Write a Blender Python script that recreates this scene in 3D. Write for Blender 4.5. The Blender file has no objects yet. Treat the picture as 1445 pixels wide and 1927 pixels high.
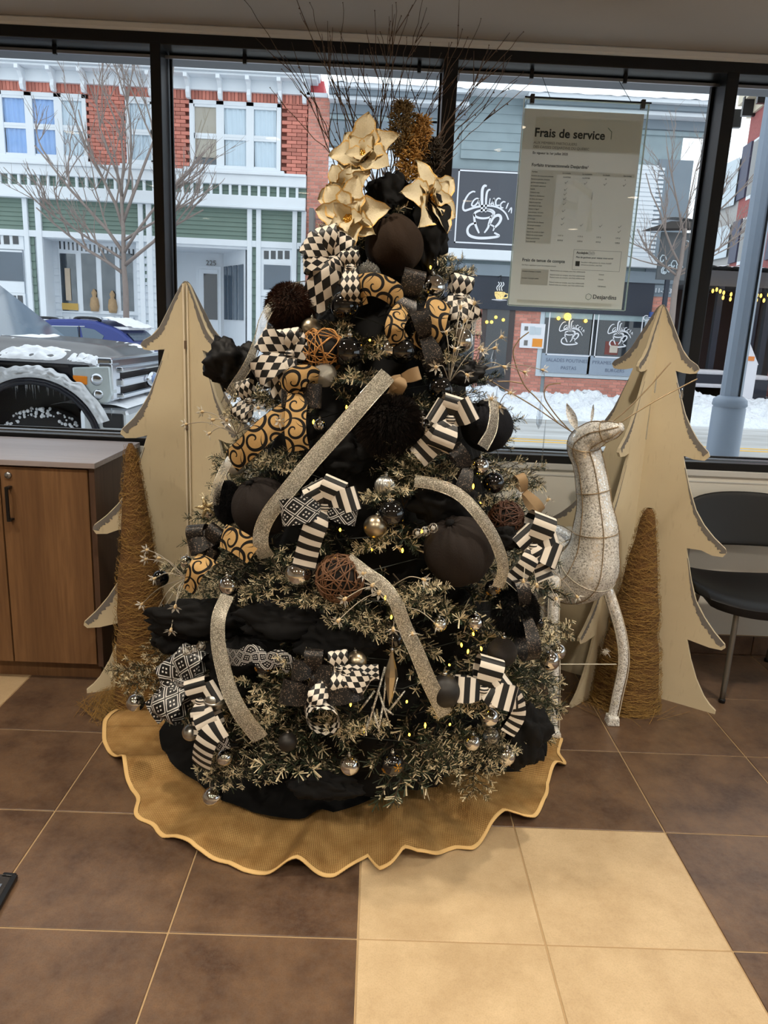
import bpy, bmesh, math, random
from mathutils import Vector, Matrix, noise
random.seed(7)
PI = math.pi
S = bpy.context.scene
COL = S.collection
# ---------------------------------------------------------------- camera
IW, IH, FPX = 1445.0, 1927.0, 1400.0
EYE = Vector((0, 0, 1.5))
def _dir(x, y): return Vector((x - IW/2, -(y - IH/2), -FPX)).normalized()
_Y = _dir(715, 620); _Z = -_dir(462, 6655); _Z = (_Z - _Y*_Y.dot(_Z)).normalized(); _X = _Y.cross(_Z)
ROT = Matrix((_X, _Y, _Z))
cam_data = bpy.data.cameras.new('camera'); cam = bpy.data.objects.new('camera', cam_data); COL.objects.link(cam)
cam_data.sensor_fit = 'HORIZONTAL'; cam_data.sensor_width = 36; cam_data.lens = 36*FPX/IW
cam_data.clip_start = .02; cam_data.clip_end = 300
cam.matrix_world = Matrix.Translation(EYE) @ ROT.to_4x4()
S.camera = cam
# ---------------------------------------------------------------- exposure, sky
S.view_settings.view_transform = 'Standard'; S.view_settings.look = 'None'
S.view_settings.gamma = 1; S.view_settings.exposure = 0.0; S.view_settings.use_curve_mapping = False
W = bpy.data.worlds.new('overcast_sky'); S.world = W; W.use_nodes = True
_n = W.node_tree; _n.nodes.clear()
_bg = _n.nodes.new('ShaderNodeBackground'); _o = _n.nodes.new('ShaderNodeOutputWorld')
_tc = _n.nodes.new('ShaderNodeTexCoord'); _nz = _n.nodes.new('ShaderNodeTexNoise'); _cr = _n.nodes.new('ShaderNodeMix'); _cr.data_type = 'RGBA'
_nz.inputs['Scale'].default_value = 2.0
_cr.inputs[6].default_value = (.80, .90, 1, 1); _cr.inputs[7].default_value = (.95, .98, 1, 1)
_n.links.new(_tc.outputs['Generated'], _nz.inputs['Vector']); _n.links.new(_nz.outputs['Fac'], _cr.inputs[0])
_n.links.new(_cr.outputs[2], _bg.inputs['Color']); _n.links.new(_bg.outputs[0], _o.inputs[0])
SKY = 1.65
_bg.inputs['Strength'].default_value = SKY
LAMP_W = 84.0            # watts of one ceiling downlight
LAMP_COL = (1.0, .89, .73)

# ---------------------------------------------------------------- pixel helpers (photo frame 1445 x 1927)
def ray(px, py): return ROT @ _dir(px, py)
def P(px, py, Y):
    d = ray(px, py); return EYE + d*(Y/d.y)
def FL(px, py, z=0.0):
    d = ray(px, py); return EYE + d*((z-EYE.z)/d.z)
def onplane(px, py, p0, n):
    d = ray(px, py); return EYE + d*((Vector(p0)-EYE).dot(n)/d.dot(n))
# ---------------------------------------------------------------- materials
def lin(c):
    f = lambda v: (v/12.92 if v <= .04045 else ((v+.055)/1.055)**2.4)
    return tuple(f(x/255.0) for x in c[:3]) + (1.0,)
class N:
    """small wrapper for building node expressions"""
    def __init__(s, name):
        s.m = bpy.data.materials.new(name); s.m.use_nodes = True; s.t = s.m.node_tree
        s.b = s.t.nodes['Principled BSDF']; s.out = s.t.nodes['Material Output']
    def new(s, t): return s.t.nodes.new('ShaderNode'+t)
    def put(s, sock, v):
        if isinstance(v, bpy.types.NodeSocket): s.t.links.new(v, sock)
        else: sock.default_value = v
    def M(s, op, a, b=None, c=None):
        n = s.new('Math'); n.operation = op
        for i, v in enumerate((a, b, c)):
            if v is not None: s.put(n.inputs[i], v)
        return n.outputs[0]
    def mix(s, f, a, b):
        n = s.new('Mix'); n.data_type = 'RGBA'
        s.put(n.inputs[0], f); s.put(n.inputs[6], a); s.put(n.inputs[7], b); return n.outputs[2]
    def obj(s): return s.new('TexCoord').outputs['Object']
    def uv(s):
        sp = s.new('SeparateXYZ'); s.t.links.new(s.new('TexCoord').outputs['UV'], sp.inputs[0]); return sp.outputs[0], sp.outputs[1]
    def noise(s, scale, detail=3, vec=None, rough=.5):
        n = s.new('TexNoise'); n.inputs['Scale'].default_value = scale; n.inputs['Detail'].default_value = detail; n.inputs['Roughness'].default_value = rough
        s.put(n.inputs['Vector'], vec if vec is not None else s.obj()); return n.outputs['Fac']
    def voro(s, scale, vec=None, out='Distance'):
        n = s.new('TexVoronoi'); n.inputs['Scale'].default_value = scale
        s.put(n.inputs['Vector'], vec if vec is not None else s.obj()); return n.outputs[out]
    def scale(s, v, sc):
        n = s.new('Mapping'); n.inputs['Scale'].default_value = sc; s.put(n.inputs['Vector'], v); return n.outputs[0]
    def gt(s, a, b): return s.M('GREATER_THAN', a, b)
    def lt(s, a, b): return s.M('LESS_THAN', a, b)
    def ramp(s, v, lo, hi):
        n = s.new('MapRange'); n.inputs[1].default_value = lo; n.inputs[2].default_value = hi; s.put(n.inputs[0], v); return n.outputs[0]
    def bump(s, h, st=.3, dist=.01):
        n = s.new('Bump'); n.inputs['Strength'].default_value = st; n.inputs['Distance'].default_value = dist
        s.put(n.inputs['Height'], h); s.t.links.new(n.outputs[0], s.b.inputs['Normal'])
    def col(s, v): s.put(s.b.inputs['Base Color'], v)
    def set(s, rough=None, metal=None, spec=None, alpha=None, **k):
        for nm, v in (('Roughness', rough), ('Metallic', metal), ('Specular IOR Level', spec), ('Alpha', alpha)):
            if v is not None: s.put(s.b.inputs[nm], v)
def pm(name, c, rough=.5, metal=0, var=.12, sc=18, bump=0, spec=.5, bsc=None, bd=.01, det=4):
    n = N(name); c = lin(c)
    a = tuple(x*(1-var) for x in c[:3])+(1,); b = tuple(min(1, x*(1+var)) for x in c[:3])+(1,)
    f = n.noise(sc, det); n.col(n.mix(f, a, b)); n.set(rough, metal, spec)
    if bump: n.bump(n.noise(bsc or sc*4, 3), bump, bd)
    return n.m
def glow(name, c, st):
    n = N(name); n.col((0, 0, 0, 1)); n.b.inputs['Emission Color'].default_value = lin(c)
    n.put(n.b.inputs['Emission Strength'], n.M('MULTIPLY', n.ramp(n.noise(30), 0, 1), st*2)); return n.m
def glassmat(name, tint=(1, 1, 1, 1), refl=.05, rough=.01):
    n = N(name); t = n.new('BsdfTransparent'); t.inputs[0].default_value = tint
    g = n.new('BsdfGlossy'); g.inputs['Roughness'].default_value = rough
    mx = n.new('MixShader'); lw = n.new('LayerWeight'); lw.inputs[0].default_value = .12
    fac = n.M('ADD', n.M('MULTIPLY', lw.outputs['Fresnel'], .6), n.M('MULTIPLY', n.noise(3), refl))
    n.t.links.new(fac, mx.inputs[0]); n.t.links.new(t.outputs[0], mx.inputs[1]); n.t.links.new(g.outputs[0], mx.inputs[2])
    n.t.links.new(mx.outputs[0], n.out.inputs[0]); return n.m
# ---------------------------------------------------------------- mesh builder
class MB:
    def __init__(s): s.v = []; s.f = []; s.u = []; s.mi = []
    def add(s, vs, fs, m=0, uv=None):
        o = len(s.v); s.v += [tuple(v) for v in vs]; s.u += (uv if uv else [(v[0], v[2]) for v in vs])
        s.f += [tuple(i+o for i in f) for f in fs]; s.mi += [m]*len(fs); return s
    def bx(s, x0, x1, y0, y1, z0, z1, m=0):
        if x0 > x1: x0, x1 = x1, x0
        if y0 > y1: y0, y1 = y1, y0
        if z0 > z1: z0, z1 = z1, z0
        vs = [(x0, y0, z0), (x1, y0, z0), (x1, y1, z0), (x0, y1, z0), (x0, y0, z1), (x1, y0, z1), (x1, y1, z1), (x0, y1, z1)]
        return s.add(vs, [(0, 3, 2, 1), (4, 5, 6, 7), (0, 1, 5, 4), (1, 2, 6, 5), (2, 3, 7, 6), (3, 0, 4, 7)], m)
    def bar(s, a, b, w, h, up=(0, 0, 1), m=0):
        a = Vector(a); b = Vector(b); t = (b-a).normalized(); x = t.cross(Vector(up))
        x = x.normalized() if x.length > 1e-5 else Vector((1, 0, 0)); y = x.cross(t)
        x *= w/2; y *= h/2; vs = [a-x-y, a+x-y, a+x+y, a-x+y, b-x-y, b+x-y, b+x+y, b-x+y]
        return s.add(vs, [(0, 1, 2, 3), (7, 6, 5, 4), (0, 4, 5, 1), (1, 5, 6, 2), (2, 6, 7, 3), (3, 7, 4, 0)], m)
    def tube(s, pts, r, n=6, m=0, closed=False):
        pts = [Vector(p) for p in pts]; k = len(pts); vs = []; fs = []; uv = []
        ref = Vector((.3, .2, .93))
        for i, p in enumerate(pts):
            if closed: t = pts[(i+1) % k]-pts[i-1]
            else: t = pts[min(i+1, k-1)]-pts[max(i-1, 0)]
            t = t.normalized() if t.length > 1e-9 else Vector((0, 0, 1))
            x = ref - t*t.dot(ref)
            if x.length < 1e-3: x = Vector((1, 0, 0)) - t*t.x
            x.normalize(); ref = x; y = t.cross(x); rr = r[i] if isinstance(r, (list, tuple)) else r
            for j in range(n):
                a = 2*PI*j/n; vs.append(p+(x*math.cos(a)+y*math.sin(a))*rr); uv.append((j/n, i/k))
        for i in range(k if closed else k-1):
            for j in range(n):
                i2 = (i+1) % k; fs.append((i*n+j, i*n+(j+1) % n, i2*n+(j+1) % n, i2*n+j))
        if not closed: fs += [tuple(range(n-1, -1, -1)), tuple((k-1)*n+j for j in range(n))]
        return s.add(vs, fs, m, uv)
    def lathe(s, prof, c=(0, 0, 0), n=20, m=0, axis='z', cap=True):
        vs = []; fs = []; uv = []; c = Vector(c)
        for i, (r, h) in enumerate(prof):
            for j in range(n):
                a = 2*PI*j/n; q = (r*math.cos(a), r*math.sin(a), h)
                if axis == 'x': q = (q[2], q[0], q[1])
                elif axis == 'y': q = (q[0], q[2], q[1])
                vs.append(c+Vector(q)); uv.append((j/n, h))
        for i in range(len(prof)-1):
            for j in range(n): fs.append((i*n+j, i*n+(j+1) % n, (i+1)*n+(j+1) % n, (i+1)*n+j))
        if cap: fs += [tuple(range(n-1, -1, -1)), tuple((len(prof)-1)*n+j for j in range(n))]
        return s.add(vs, fs, m, uv)
    def ball(s, c=(0, 0, 0), r=1, n=20, k=12, m=0, sc=(1, 1, 1)):
        pr = [(max(1e-4, math.sin(PI*i/k)), -math.cos(PI*i/k)) for i in range(k+1)]
        o = len(s.v); s.lathe(pr, (0, 0, 0), n, m, cap=False)
        for i in range(o, len(s.v)):
            v = s.v[i]; s.v[i] = (c[0]+v[0]*r*sc[0], c[1]+v[1]*r*sc[1], c[2]+v[2]*r*sc[2])
        return s
    def grid(s, fn, nu, nv, m=0, wrap=False):
        vs = []; uv = []; fs = []
        for i in range(nu+1):
            for j in range(nv+1):
                vs.append(fn(i/nu, j/nv)); uv.append((i/nu, j/nv))
        q = nv+1
        for i in range(nu):
            for j in range(nv): fs.append((i*q+j, (i+1)*q+j, (i+1)*q+j+1, i*q+j+1))
        return s.add(vs, fs, m, uv)
    def prism(s, poly, d0, d1, fn, m=0):
        """poly of 2-d points, fn(a, b, d) -> world; extruded from d0 to d1"""
        k = len(poly); vs = [fn(a, b, d0) for a, b in poly]+[fn(a, b, d1) for a, b in poly]
        fs = [tuple(range(k)), tuple(range(2*k-1, k-1, -1))]+[((i+1) % k, i, k+i, k+(i+1) % k) for i in range(k)]
        return s.add(vs, fs, m)
    def ribbon(s, pts, w, side=None, nrm=None, m=0, curl=0.0, rows=1):
        pts = [Vector(p) for p in pts]; k = len(pts); vs = []; uv = []; L = 0
        W0 = max(w) if isinstance(w, (list, tuple)) else w
        for i, p in enumerate(pts):
            t = pts[min(i+1, k-1)]-pts[max(i-1, 0)]; t = t.normalized() if t.length > 1e-9 else Vector((0, 0, 1))
            if i: L += (p-pts[i-1]).length
            if side is not None: sd = Vector(side[i] if isinstance(side, list) else side)
            else:
                nn = Vector(nrm[i] if isinstance(nrm, list) else nrm); sd = t.cross(nn)
            sd = sd - t*sd.dot(t); sd = sd.normalized() if sd.length > 1e-6 else Vector((1, 0, 0))
            nn = sd.cross(t); ww = w[i] if isinstance(w, (list, tuple)) else w
            for j in range(rows+1):
                a = j/rows-.5; vs.append(p+sd*ww*a+nn*curl*ww*(1-4*a*a)); uv.append((j/rows, L/W0))
        q = rows+1; fs = [(i*q+j, i*q+j+1, (i+1)*q+j+1, (i+1)*q+j) for i in range(k-1) for j in range(rows)]
        return s.add(vs, fs, m, uv)
    def mesh(s, name, mats, smooth=True):
        me = bpy.data.meshes.new(name); me.from_pydata(s.v, [], s.f)
        for m in (mats if isinstance(mats, (list, tuple)) else [mats]): me.materials.append(m)
        if any(s.mi): me.polygons.foreach_set('material_index', s.mi)
        ul = me.uv_layers.new(name='UVMap'); buf = []
        for f in s.f:
            for i in f: buf += list(s.u[i])
        ul.data.foreach_set('uv', buf)
        if smooth: me.polygons.foreach_set('use_smooth', [True]*len(s.f))
        me.update(); return me
    def build(s, name, mats, parent=None, smooth=False, bevel=0, kind=None, label=None):
        o = bpy.data.objects.new(name, s.mesh(name, mats, smooth)); COL.objects.link(o)
        adopt(o, parent)
        if bevel:
            b = o.modifiers.new('bevel', 'BEVEL'); b.width = bevel; b.segments = 2; b.limit_method = 'ANGLE'
        if kind: o['kind'] = kind
        if label: o['label'] = label
        return o
def adopt(o, parent):
    if parent is not None:
        o.parent = parent
        o.matrix_parent_inverse = world_of(parent).inverted()
def world_of(o):
    m = o.matrix_basis.copy()
    if o.parent is not None: m = world_of(o.parent) @ o.matrix_parent_inverse @ m
    return m
def tag(o, label, cat, group=None, kind=None):
    o['label'] = label; o['category'] = cat
    if group: o['group'] = group
    if kind: o['kind'] = kind
    return o
def thing(name, label, cat, loc=(0, 0, 0), group=None):
    o = bpy.data.objects.new(name, None); COL.objects.link(o); o.location = loc; o.empty_display_size = .05
    return tag(o, label, cat, group)
def inst(name, me, parent=None, mat=None, label=None):
    o = bpy.data.objects.new(name, me); COL.objects.link(o); adopt(o, parent)
    if mat is not None: o.matrix_basis = mat
    if label: o['label'] = label
    return o
def struct(o): o['kind'] = 'structure'; return o
def spline(pts, n=8, closed=False):
    pts = [Vector(p) for p in pts]; k = len(pts); out = []
    g = (lambda i: pts[i % k]) if closed else (lambda i: pts[max(0, min(k-1, i))])
    for i in range(k if closed else k-1):
        a, b, c, d = g(i-1), g(i), g(i+1), g(i+2)
        for j in range(n):
            t = j/n; out.append(.5*((2*b)+(c-a)*t+(2*a-5*b+4*c-d)*t*t+(3*b-a-3*c+d)*t**3))
    if not closed: out.append(pts[-1])
    return out
def text(body, name, mat, parent, loc, size, rot=(PI/2, 0, 0), off=0.0, align='LEFT', ext=.0008, sx=1.0):
    c = bpy.data.curves.new(name, 'FONT'); c.body = body; c.size = size; c.offset = off; c.align_x = align; c.extrude = ext; c.resolution_u = 3
    c.materials.append(mat); o = bpy.data.objects.new(name, c); COL.objects.link(o); adopt(o, parent)
    me = bpy.data.meshes.new_from_object(o); bpy.data.objects.remove(o); bpy.data.curves.remove(c)
    o = bpy.data.objects.new(name, me); COL.objects.link(o); adopt(o, parent)
    o.location = loc; o.rotation_euler = rot; o.scale = (sx, 1, 1); return o
# ================================================================= SETTING
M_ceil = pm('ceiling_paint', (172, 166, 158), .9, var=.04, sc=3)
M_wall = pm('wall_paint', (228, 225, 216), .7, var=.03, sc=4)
M_trimw = pm('pale_trim_paint', (208, 208, 206), .45, var=.03)
M_black = pm('black_anodised_frame', (16, 17, 20), .35, var=.15, spec=.4)
M_silver = pm('brushed_aluminium', (170, 174, 180), .3, 1, var=.05, sc=60)
M_grout = pm('tile_grout', (168, 142, 106), .9, var=.1, sc=60)
def tilemat(name, c1, c2, c3, rough):
    n = N(name); oi = n.new('ObjectInfo'); tc = n.new('TexCoord')
    ad = n.new('VectorMath'); ad.operation = 'ADD'; n.t.links.new(tc.outputs['Object'], ad.inputs[0])
    cx = n.new('CombineXYZ'); r = n.M('MULTIPLY', oi.outputs['Random'], 37.0)
    for i in range(3): n.t.links.new(r, cx.inputs[i])
    n.t.links.new(cx.outputs[0], ad.inputs[1]); v = ad.outputs[0]
    big = n.ramp(n.noise(6.5, 8, v, .68), .36, .64); fine = n.ramp(n.noise(55, 4, v, .65), .3, .75); spk = n.ramp(n.noise(260, 2, v), .45, .75)
    c = n.mix(big, lin(c1), lin(c2)); c = n.mix(n.M('MULTIPLY', fine, .55), c, lin(c3)); c = n.mix(n.M('MULTIPLY', spk, .22), c, lin(tuple(x*.75 for x in c1)))
    n.col(c); n.set(n.ramp(n.noise(14, 3, v), -.2, 1.6) if False else rough, 0, .42); n.bump(fine, .05, .003); return n.m
M_brown = tilemat('brown_stone_tile', (72, 52, 40), (114, 88, 66), (104, 88, 76), .33)
M_beige = tilemat('beige_stone_tile', (180, 155, 120), (204, 180, 144), (190, 166, 132), .42)
# floor: grout slab plus tiles
TX, TX0, TYS, TY0 = .4785, .008, .4615, 1.573
floor = struct(MB().bx(-5, 5, -5, 3.47, -.10, -.0025).build('floor', M_grout))
def tile_mesh(m):
    bm = MB().bx(-TX/2+.0022, TX/2-.0022, -TYS/2+.0022, TYS/2-.0022, -.008, 0); return bm.mesh('tile', m, False)
TB, TE = tile_mesh(M_brown), tile_mesh(M_beige)
for i in range(-6, 7):
    for j in range(-4, 4):
        xc = TX0+(i+.5)*TX; yc = TY0+(j+.5)*TYS
        if yc > 3.3: continue
        if yc < -.3: continue
        beige = (i in (0, 1) and j <= 0) or (i == -4 and j == 2)
        t = inst('tile', TE if beige else TB, floor); t.location = (xc, yc, 0)
        b = t.modifiers.new('bevel', 'BEVEL'); b.width = .0015; b.segments = 1
# last row of cut tiles against the wall
for i in range(-6, 7):
    m = MB().bx(TX0+i*TX+.0022, TX0+(i+1)*TX-.0022, TY0+4*TYS+.0022-.001, 3.449, -.008, 0)
    m.build('tile', M_brown, floor)
WY = 3.45
struct(MB().bx(-5, 5, WY, WY+.17, -.1, .905).build('wall_front', M_wall))
MB_ = MB().bx(-5, 5, WY-.012, WY+.0, .895, .925); struct(MB_.build('trim_1', M_trimw, bevel=.004))
struct(MB().bx(-5, 5, WY-.003, WY, .866, .872).build('trim_2', M_trimw))
bb = struct(MB().bx(-5, 5, WY-.004, WY, 0, .1).build('baseboard_front', M_grout))
for i in range(-6, 7):
    MB().bx(TX0+i*TX+.002, TX0+(i+1)*TX-.002, WY-.013, WY-.003, .002, .098).build('tile', M_brown, bb, bevel=.0015)
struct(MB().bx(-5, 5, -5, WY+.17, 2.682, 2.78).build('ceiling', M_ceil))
struct(MB().bx(-5.1, -5, -5, WY, 0, 2.7).build('wall_left', M_wall))
struct(MB().bx(5, 5.1, -5, WY, 0, .93).bx(5, 5.1, -5, WY, 2.6, 2.7).bx(5, 5.1, -5, -3.2, .9, 2.62).bx(5, 5.1, 2.7, WY, .9, 2.62).build('wall_right', M_wall))
M_snow0 = pm('side_snow', (236, 240, 246), .75, var=.06, sc=2)
struct(MB().bx(5.15, 40, -30, 3.6, -.4, -.3).build('pavement_side', M_snow0))
struct(MB().bx(-5, 5, -5.1, -5, 0, 2.7).build('wall_back', M_wall))
tr = MB(); pr = [(0, 0), (-.028, 0), (-.04, .012), (-.04, .03), (-.028, .04), (0, .04)]
tr.prism(pr, -5, 5, lambda a, b, d: (d, WY+.03+a, 2.645+b)); struct(tr.build('trim_3', M_trimw, smooth=False))
struct(MB().bx(-5, 5, WY+.03, WY+.17, 2.64, 2.69).build('wall_over_window', M_trimw))
# window: one long black frame, four panes with rail
M_glass = glassmat('window_glass', (.97, .985, .985, 1), .02)
mx = [-4.2, -2.6, -.977, .250, 1.4315, 2.75, 4.2]
fr = struct(MB().bx(-5, 5, WY-.004, WY+.17, 2.602, 2.647).bx(-5, 5, WY-.004, WY+.17, .922, .962).build('window_1', M_black, bevel=.003))
for x in mx:
    w = .044 if x < 0 else (.06 if x < 1 else .052)
    MB().bx(x-w/2, x+w/2, WY-.006, WY+.168, .95, 2.61).build('mullion', M_black, fr, bevel=.003)
for a, b in zip([-5]+mx, mx+[5]):
    MB().bx(a+.026, b-.026, WY+.128, WY+.134, .955, 2.608).build('pane', M_glass, fr)
    g = MB(); z0, z1 = .962, 2.602
    for zz in (z0, z1-.014): g.bx(a+.03, b-.03, WY+.112, WY+.128, zz, zz+.014)
    for xx in (a+.026, b-.038): g.bx(xx, xx+.012, WY+.112, WY+.128, z0, z1)
    g.build('glazing_bead', M_silver if False else M_black, fr, bevel=.002)
    MB().bx(a+.028, b-.028, WY+.06, WY+.125, .962, .968).build('sill_strip', M_silver, fr)
# hanging rail along the head of the window
rail = thing('hanging_rail', 'thin silver picture rail fixed under the head of the long window', 'rail', (0, WY+.07, 2.58))
MB().bx(-5, 5, WY+.066, WY+.074, 2.572, 2.584).build('track', M_silver, rail)
for x in (-1.42, -.62, .12, .60, 1.0):
    MB().bx(x-.008, x+.008, WY+.062, WY+.078, 2.566, 2.603).build('bracket', M_black, rail, bevel=.002)
w2_ = struct(MB().bx(5.0, 5.1, -3.25, 2.75, .9, .95).bx(5.0, 5.1, -3.25, 2.75, 2.58, 2.63).build('window_2', M_black))
for yy in (-3.2, -1.25, .72, 2.7): MB().bx(5.0, 5.1, yy-.025, yy+.025, .94, 2.6).build('mullion', M_black, w2_)
for ya, yb in ((-3.17, -1.28), (-1.22, .69), (.75, 2.67)): MB().bx(5.05, 5.056, ya, yb, .94, 2.6).build('pane', M_glass, w2_)
# ceiling downlights
M_lamp = glow('lamp_glow', (255, 232, 200), 16)
k = 0
place = ['left of the front row', 'second of the front row', 'third of the front row', 'right of the front row']
for row, yy in enumerate((1.75, -.15, -2.2)):
    for q, xx in enumerate((-2.1, -.75, .75, 2.1)):
        if row == 0: yy2 = yy + (.1 if q in (1, 2) else 0)
        else: yy2 = yy
        d = thing('ceiling_downlight', 'round recessed warm ceiling downlight, %s in the %s row from the window' % (('leftmost', 'second', 'third', 'rightmost')[q], ('first', 'second', 'third')[row]), 'lamp', (xx, yy2, 2.68), 'ceiling downlights')
        MB().lathe([(.05, 0), (.075, 0), (.078, -.006), (.05, -.004)], (xx, yy2, 2.682), 24, cap=False).build('trim_ring', M_trimw, d, True)
        MB().lathe([(.0005, 0), (.05, 0)], (xx, yy2, 2.6805), 20, cap=False).build('diffuser', M_lamp, d)
        L = bpy.data.lights.new('downlight', 'SPOT'); L.energy = LAMP_W*(1.0 if row == 0 else 1.35); L.color = LAMP_COL; L.shadow_soft_size = .05; L.spot_size = 2.35; L.spot_blend = .6
        lo = bpy.data.objects.new('downlight', L); COL.objects.link(lo); adopt(lo, d); lo.location = (xx, yy2, 2.665)
# ================================================================= FURNITURE, LEFT
def woodmat(name, c1, c2, c3, rough=.5, vert=True):
    n = N(name); v = n.scale(n.obj(), (1, 1, .06) if vert else (.06, 1, 1))
    f = n.ramp(n.noise(9, 5, v, .6), .3, .7); g = n.ramp(n.noise(90, 3, v), .35, .7)
    c = n.mix(f, lin(c1), lin(c2)); c = n.mix(n.M('MULTIPLY', g, .5), c, lin(c3)); n.col(c); n.set(rough, 0, .4); n.bump(g, .08, .002); return n.m
M_wood = woodmat('walnut_laminate', (104, 74, 48), (140, 104, 70), (92, 64, 42))
M_woodd = woodmat('dark_walnut_laminate', (74, 54, 42), (100, 74, 58), (64, 46, 36))
M_top = woodmat('greyish_laminate_top', (150, 140, 142), (176, 168, 170), (140, 128, 128), .3, False)
cx1, cy0, cy1, cz1 = -1.098, 2.872, 3.42, .945
cab = thing('cabinet', 'low walnut cabinet with a pale grey top under the left window', 'cabinet', (-2.0, 3.1, 0))
b = MB().bx(-3.1, cx1, cy0+.02, cy1, .085, cz1-.022); b.build('body', M_wood, cab)
MB().bx(-3.1, cx1-.001+.012, cy0-.012, cy1+.005, cz1-.022, cz1).build('top', M_top, cab, bevel=.002)
MB().bx(cx1-.018, cx1+.004, cy0+.0, cy1, .08, cz1-.023).build('side_panel', M_woodd, cab, bevel=.001)
MB().bx(-3.1, cx1-.03, cy0+.06, cy1, 0, .084).build('plinth', M_wood, cab)
for i, (a, c) in enumerate([(-1.462, -1.122), (-1.81, -1.468), (-2.157, -1.815), (-2.5, -2.163)]):
    d = MB().bx(a, c, cy0, cy0+.018, .09, cz1-.03).build('door', M_wood, cab, bevel=.0012)
    hx = a+.032 if i % 2 == 0 else c-.032
    h = MB().bx(hx-.006, hx+.006, cy0-.03, cy0-.02, .70, .84)
    for zz in (.705, .835): h.bx(hx-.005, hx+.012, cy0-.028, cy0, zz-.005, zz+.005)
    h.build('handle', M_black, d, bevel=.002)
    if i % 2 == 0:
        MB().lathe([(.0005, -.004), (.012, -.004), (.0135, 0), (.0135, .004)], (hx, cy0-.004, .882), 16, axis='y').bx(hx-.001, hx+.001, cy0-.0095, cy0-.008, .877, .887).build('lock', M_silver, d, True)
# plywood trees
def plymat():
    n = N('cream_painted_plywood'); u, v = n.uv()
    f = n.noise(6, 4); base = n.mix(f, lin((204, 190, 160)), lin((220, 207, 176)))
    base = n.mix(n.M('MULTIPLY', n.ramp(n.noise(70, 2, n.scale(n.obj(), (1, 1, .2))), .62, .8), .25), base, lin((150, 128, 92))); n.col(base); n.set(.5, 0, .4); return n.m
M_ply = plymat()
M_edge = pm('grey_brushed_edge_paint', (120, 116, 112), .7, var=.2, sc=60)
M_raw = pm('raw_plywood_edge', (226, 214, 190), .6, var=.08)
WING = [(.003, 1.645), (.018, 1.632), (.04, 1.592), (.1, 1.475), (.13, 1.44), (.161, 1.42), (.172, 1.404), (.162, 1.387), (.14, 1.384), (.112, 1.386), (.083, 1.393),
        (.097, 1.347), (.144, 1.224), (.175, 1.17), (.205, 1.128), (.25, 1.085), (.257, 1.068), (.24, 1.05), (.2, 1.05), (.158, 1.06), (.172, 1.013), (.2, .93), (.236, .846), (.275, .79),
        (.32, .745), (.365, .71), (.372, .692), (.361, .674), (.321, .672), (.278, .686), (.221, .684), (.232, .643), (.258, .55), (.287, .47), (.33, .405), (.376, .352), (.42, .312),
        (.424, .298), (.412, .285), (.365, .283), (.275, .296), (.301, .212), (.335, .13), (.374, .064), (.4, .035), (.426, .015), (.426, 0)]
SLOPES = [(0, 6), (11, 15), (20, 26), (31, 36)]
def plytree(name, ax, dirs, label, strip):
    t = thing(name, label, 'wooden tree', ax, 'cut-out wooden trees')
    ax = Vector(ax); rnd = random.Random(len(label))
    for k, (dx, dy, *kk) in enumerate(dirs):
        kx = kk[0] if kk else 1.0; d = Vector((dx, dy, 0)).normalized()*kx; n = Vector((-d.y, d.x, 0)).normalized(); poly = [(.004, 0)]+[(.004, 1.62)]+WING
        fn = lambda a, b, e: ax+d*a+Vector((0, 0, b))+n*e
        m = MB().prism(poly, -.006, .006, fn); w = m.build('panel', M_ply, t)
        g = MB()
        for i0, i1 in SLOPES:
            pts = spline([(WING[i][0], WING[i][1], 0) for i in range(i0, i1+1)], 12)
            for side in (-.0068, .0068):
                vs = []; fs = []
                for q, p in enumerate(pts):
                    s = q/(len(pts)-1); tg = (pts[min(q+1, len(pts)-1)]-pts[max(q-1, 0)]).normalized(); inn = Vector((-abs(tg.y), -abs(tg.x), 0))
                    ww = .003+.021*max(0, min(1, (s-.12)/.5))*(.6+.55*rnd.random()); b = p+inn*ww
                    vs += [fn(p.x, p.y, side), fn(b.x, b.y, side)]
                g.add(vs, [(2*q, 2*q+1, 2*q+3, 2*q+2) for q in range(len(pts)-1)])
        g.build('edge_paint', M_edge, w, label='brushed grey paint along the edge')
        e = MB()
        if strip and k == 0:
            c = ax+Vector((.0, -.014, 0)); e.bx(c.x-.011, c.x-.003, c.y-.006, c.y, 0, 1.635).bx(c.x+.004, c.x+.011, c.y-.008, c.y, 0, 1.63)
            e.build('slot_edge', M_raw, t, bevel=.002)
            M_rb = pm('rusty_bracket', (96, 78, 60), .6)
            for za, zb in ((1.395, 1.425), (1.08, 1.1)): MB().bx(c.x-.006, c.x+.003, c.y-.008, c.y, za, zb).build('bracket', M_rb, t)
    return t
plytree('wooden_tree', (-.742, 2.95, 0), [(-.93, -.36), (.85, -.48), (.93, .36), (-.85, .48)], 'cream plywood tree cut-out beside the walnut cabinet, tip below the left window mullion', True)
plytree('wooden_tree', (1.115, 3.055, 0), [(.832, -.554), (-.74, -.67, .80), (-.832, .554), (.74, .67, .80)], 'cream plywood tree cut-out between the glitter deer and the black chair', False)
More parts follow.
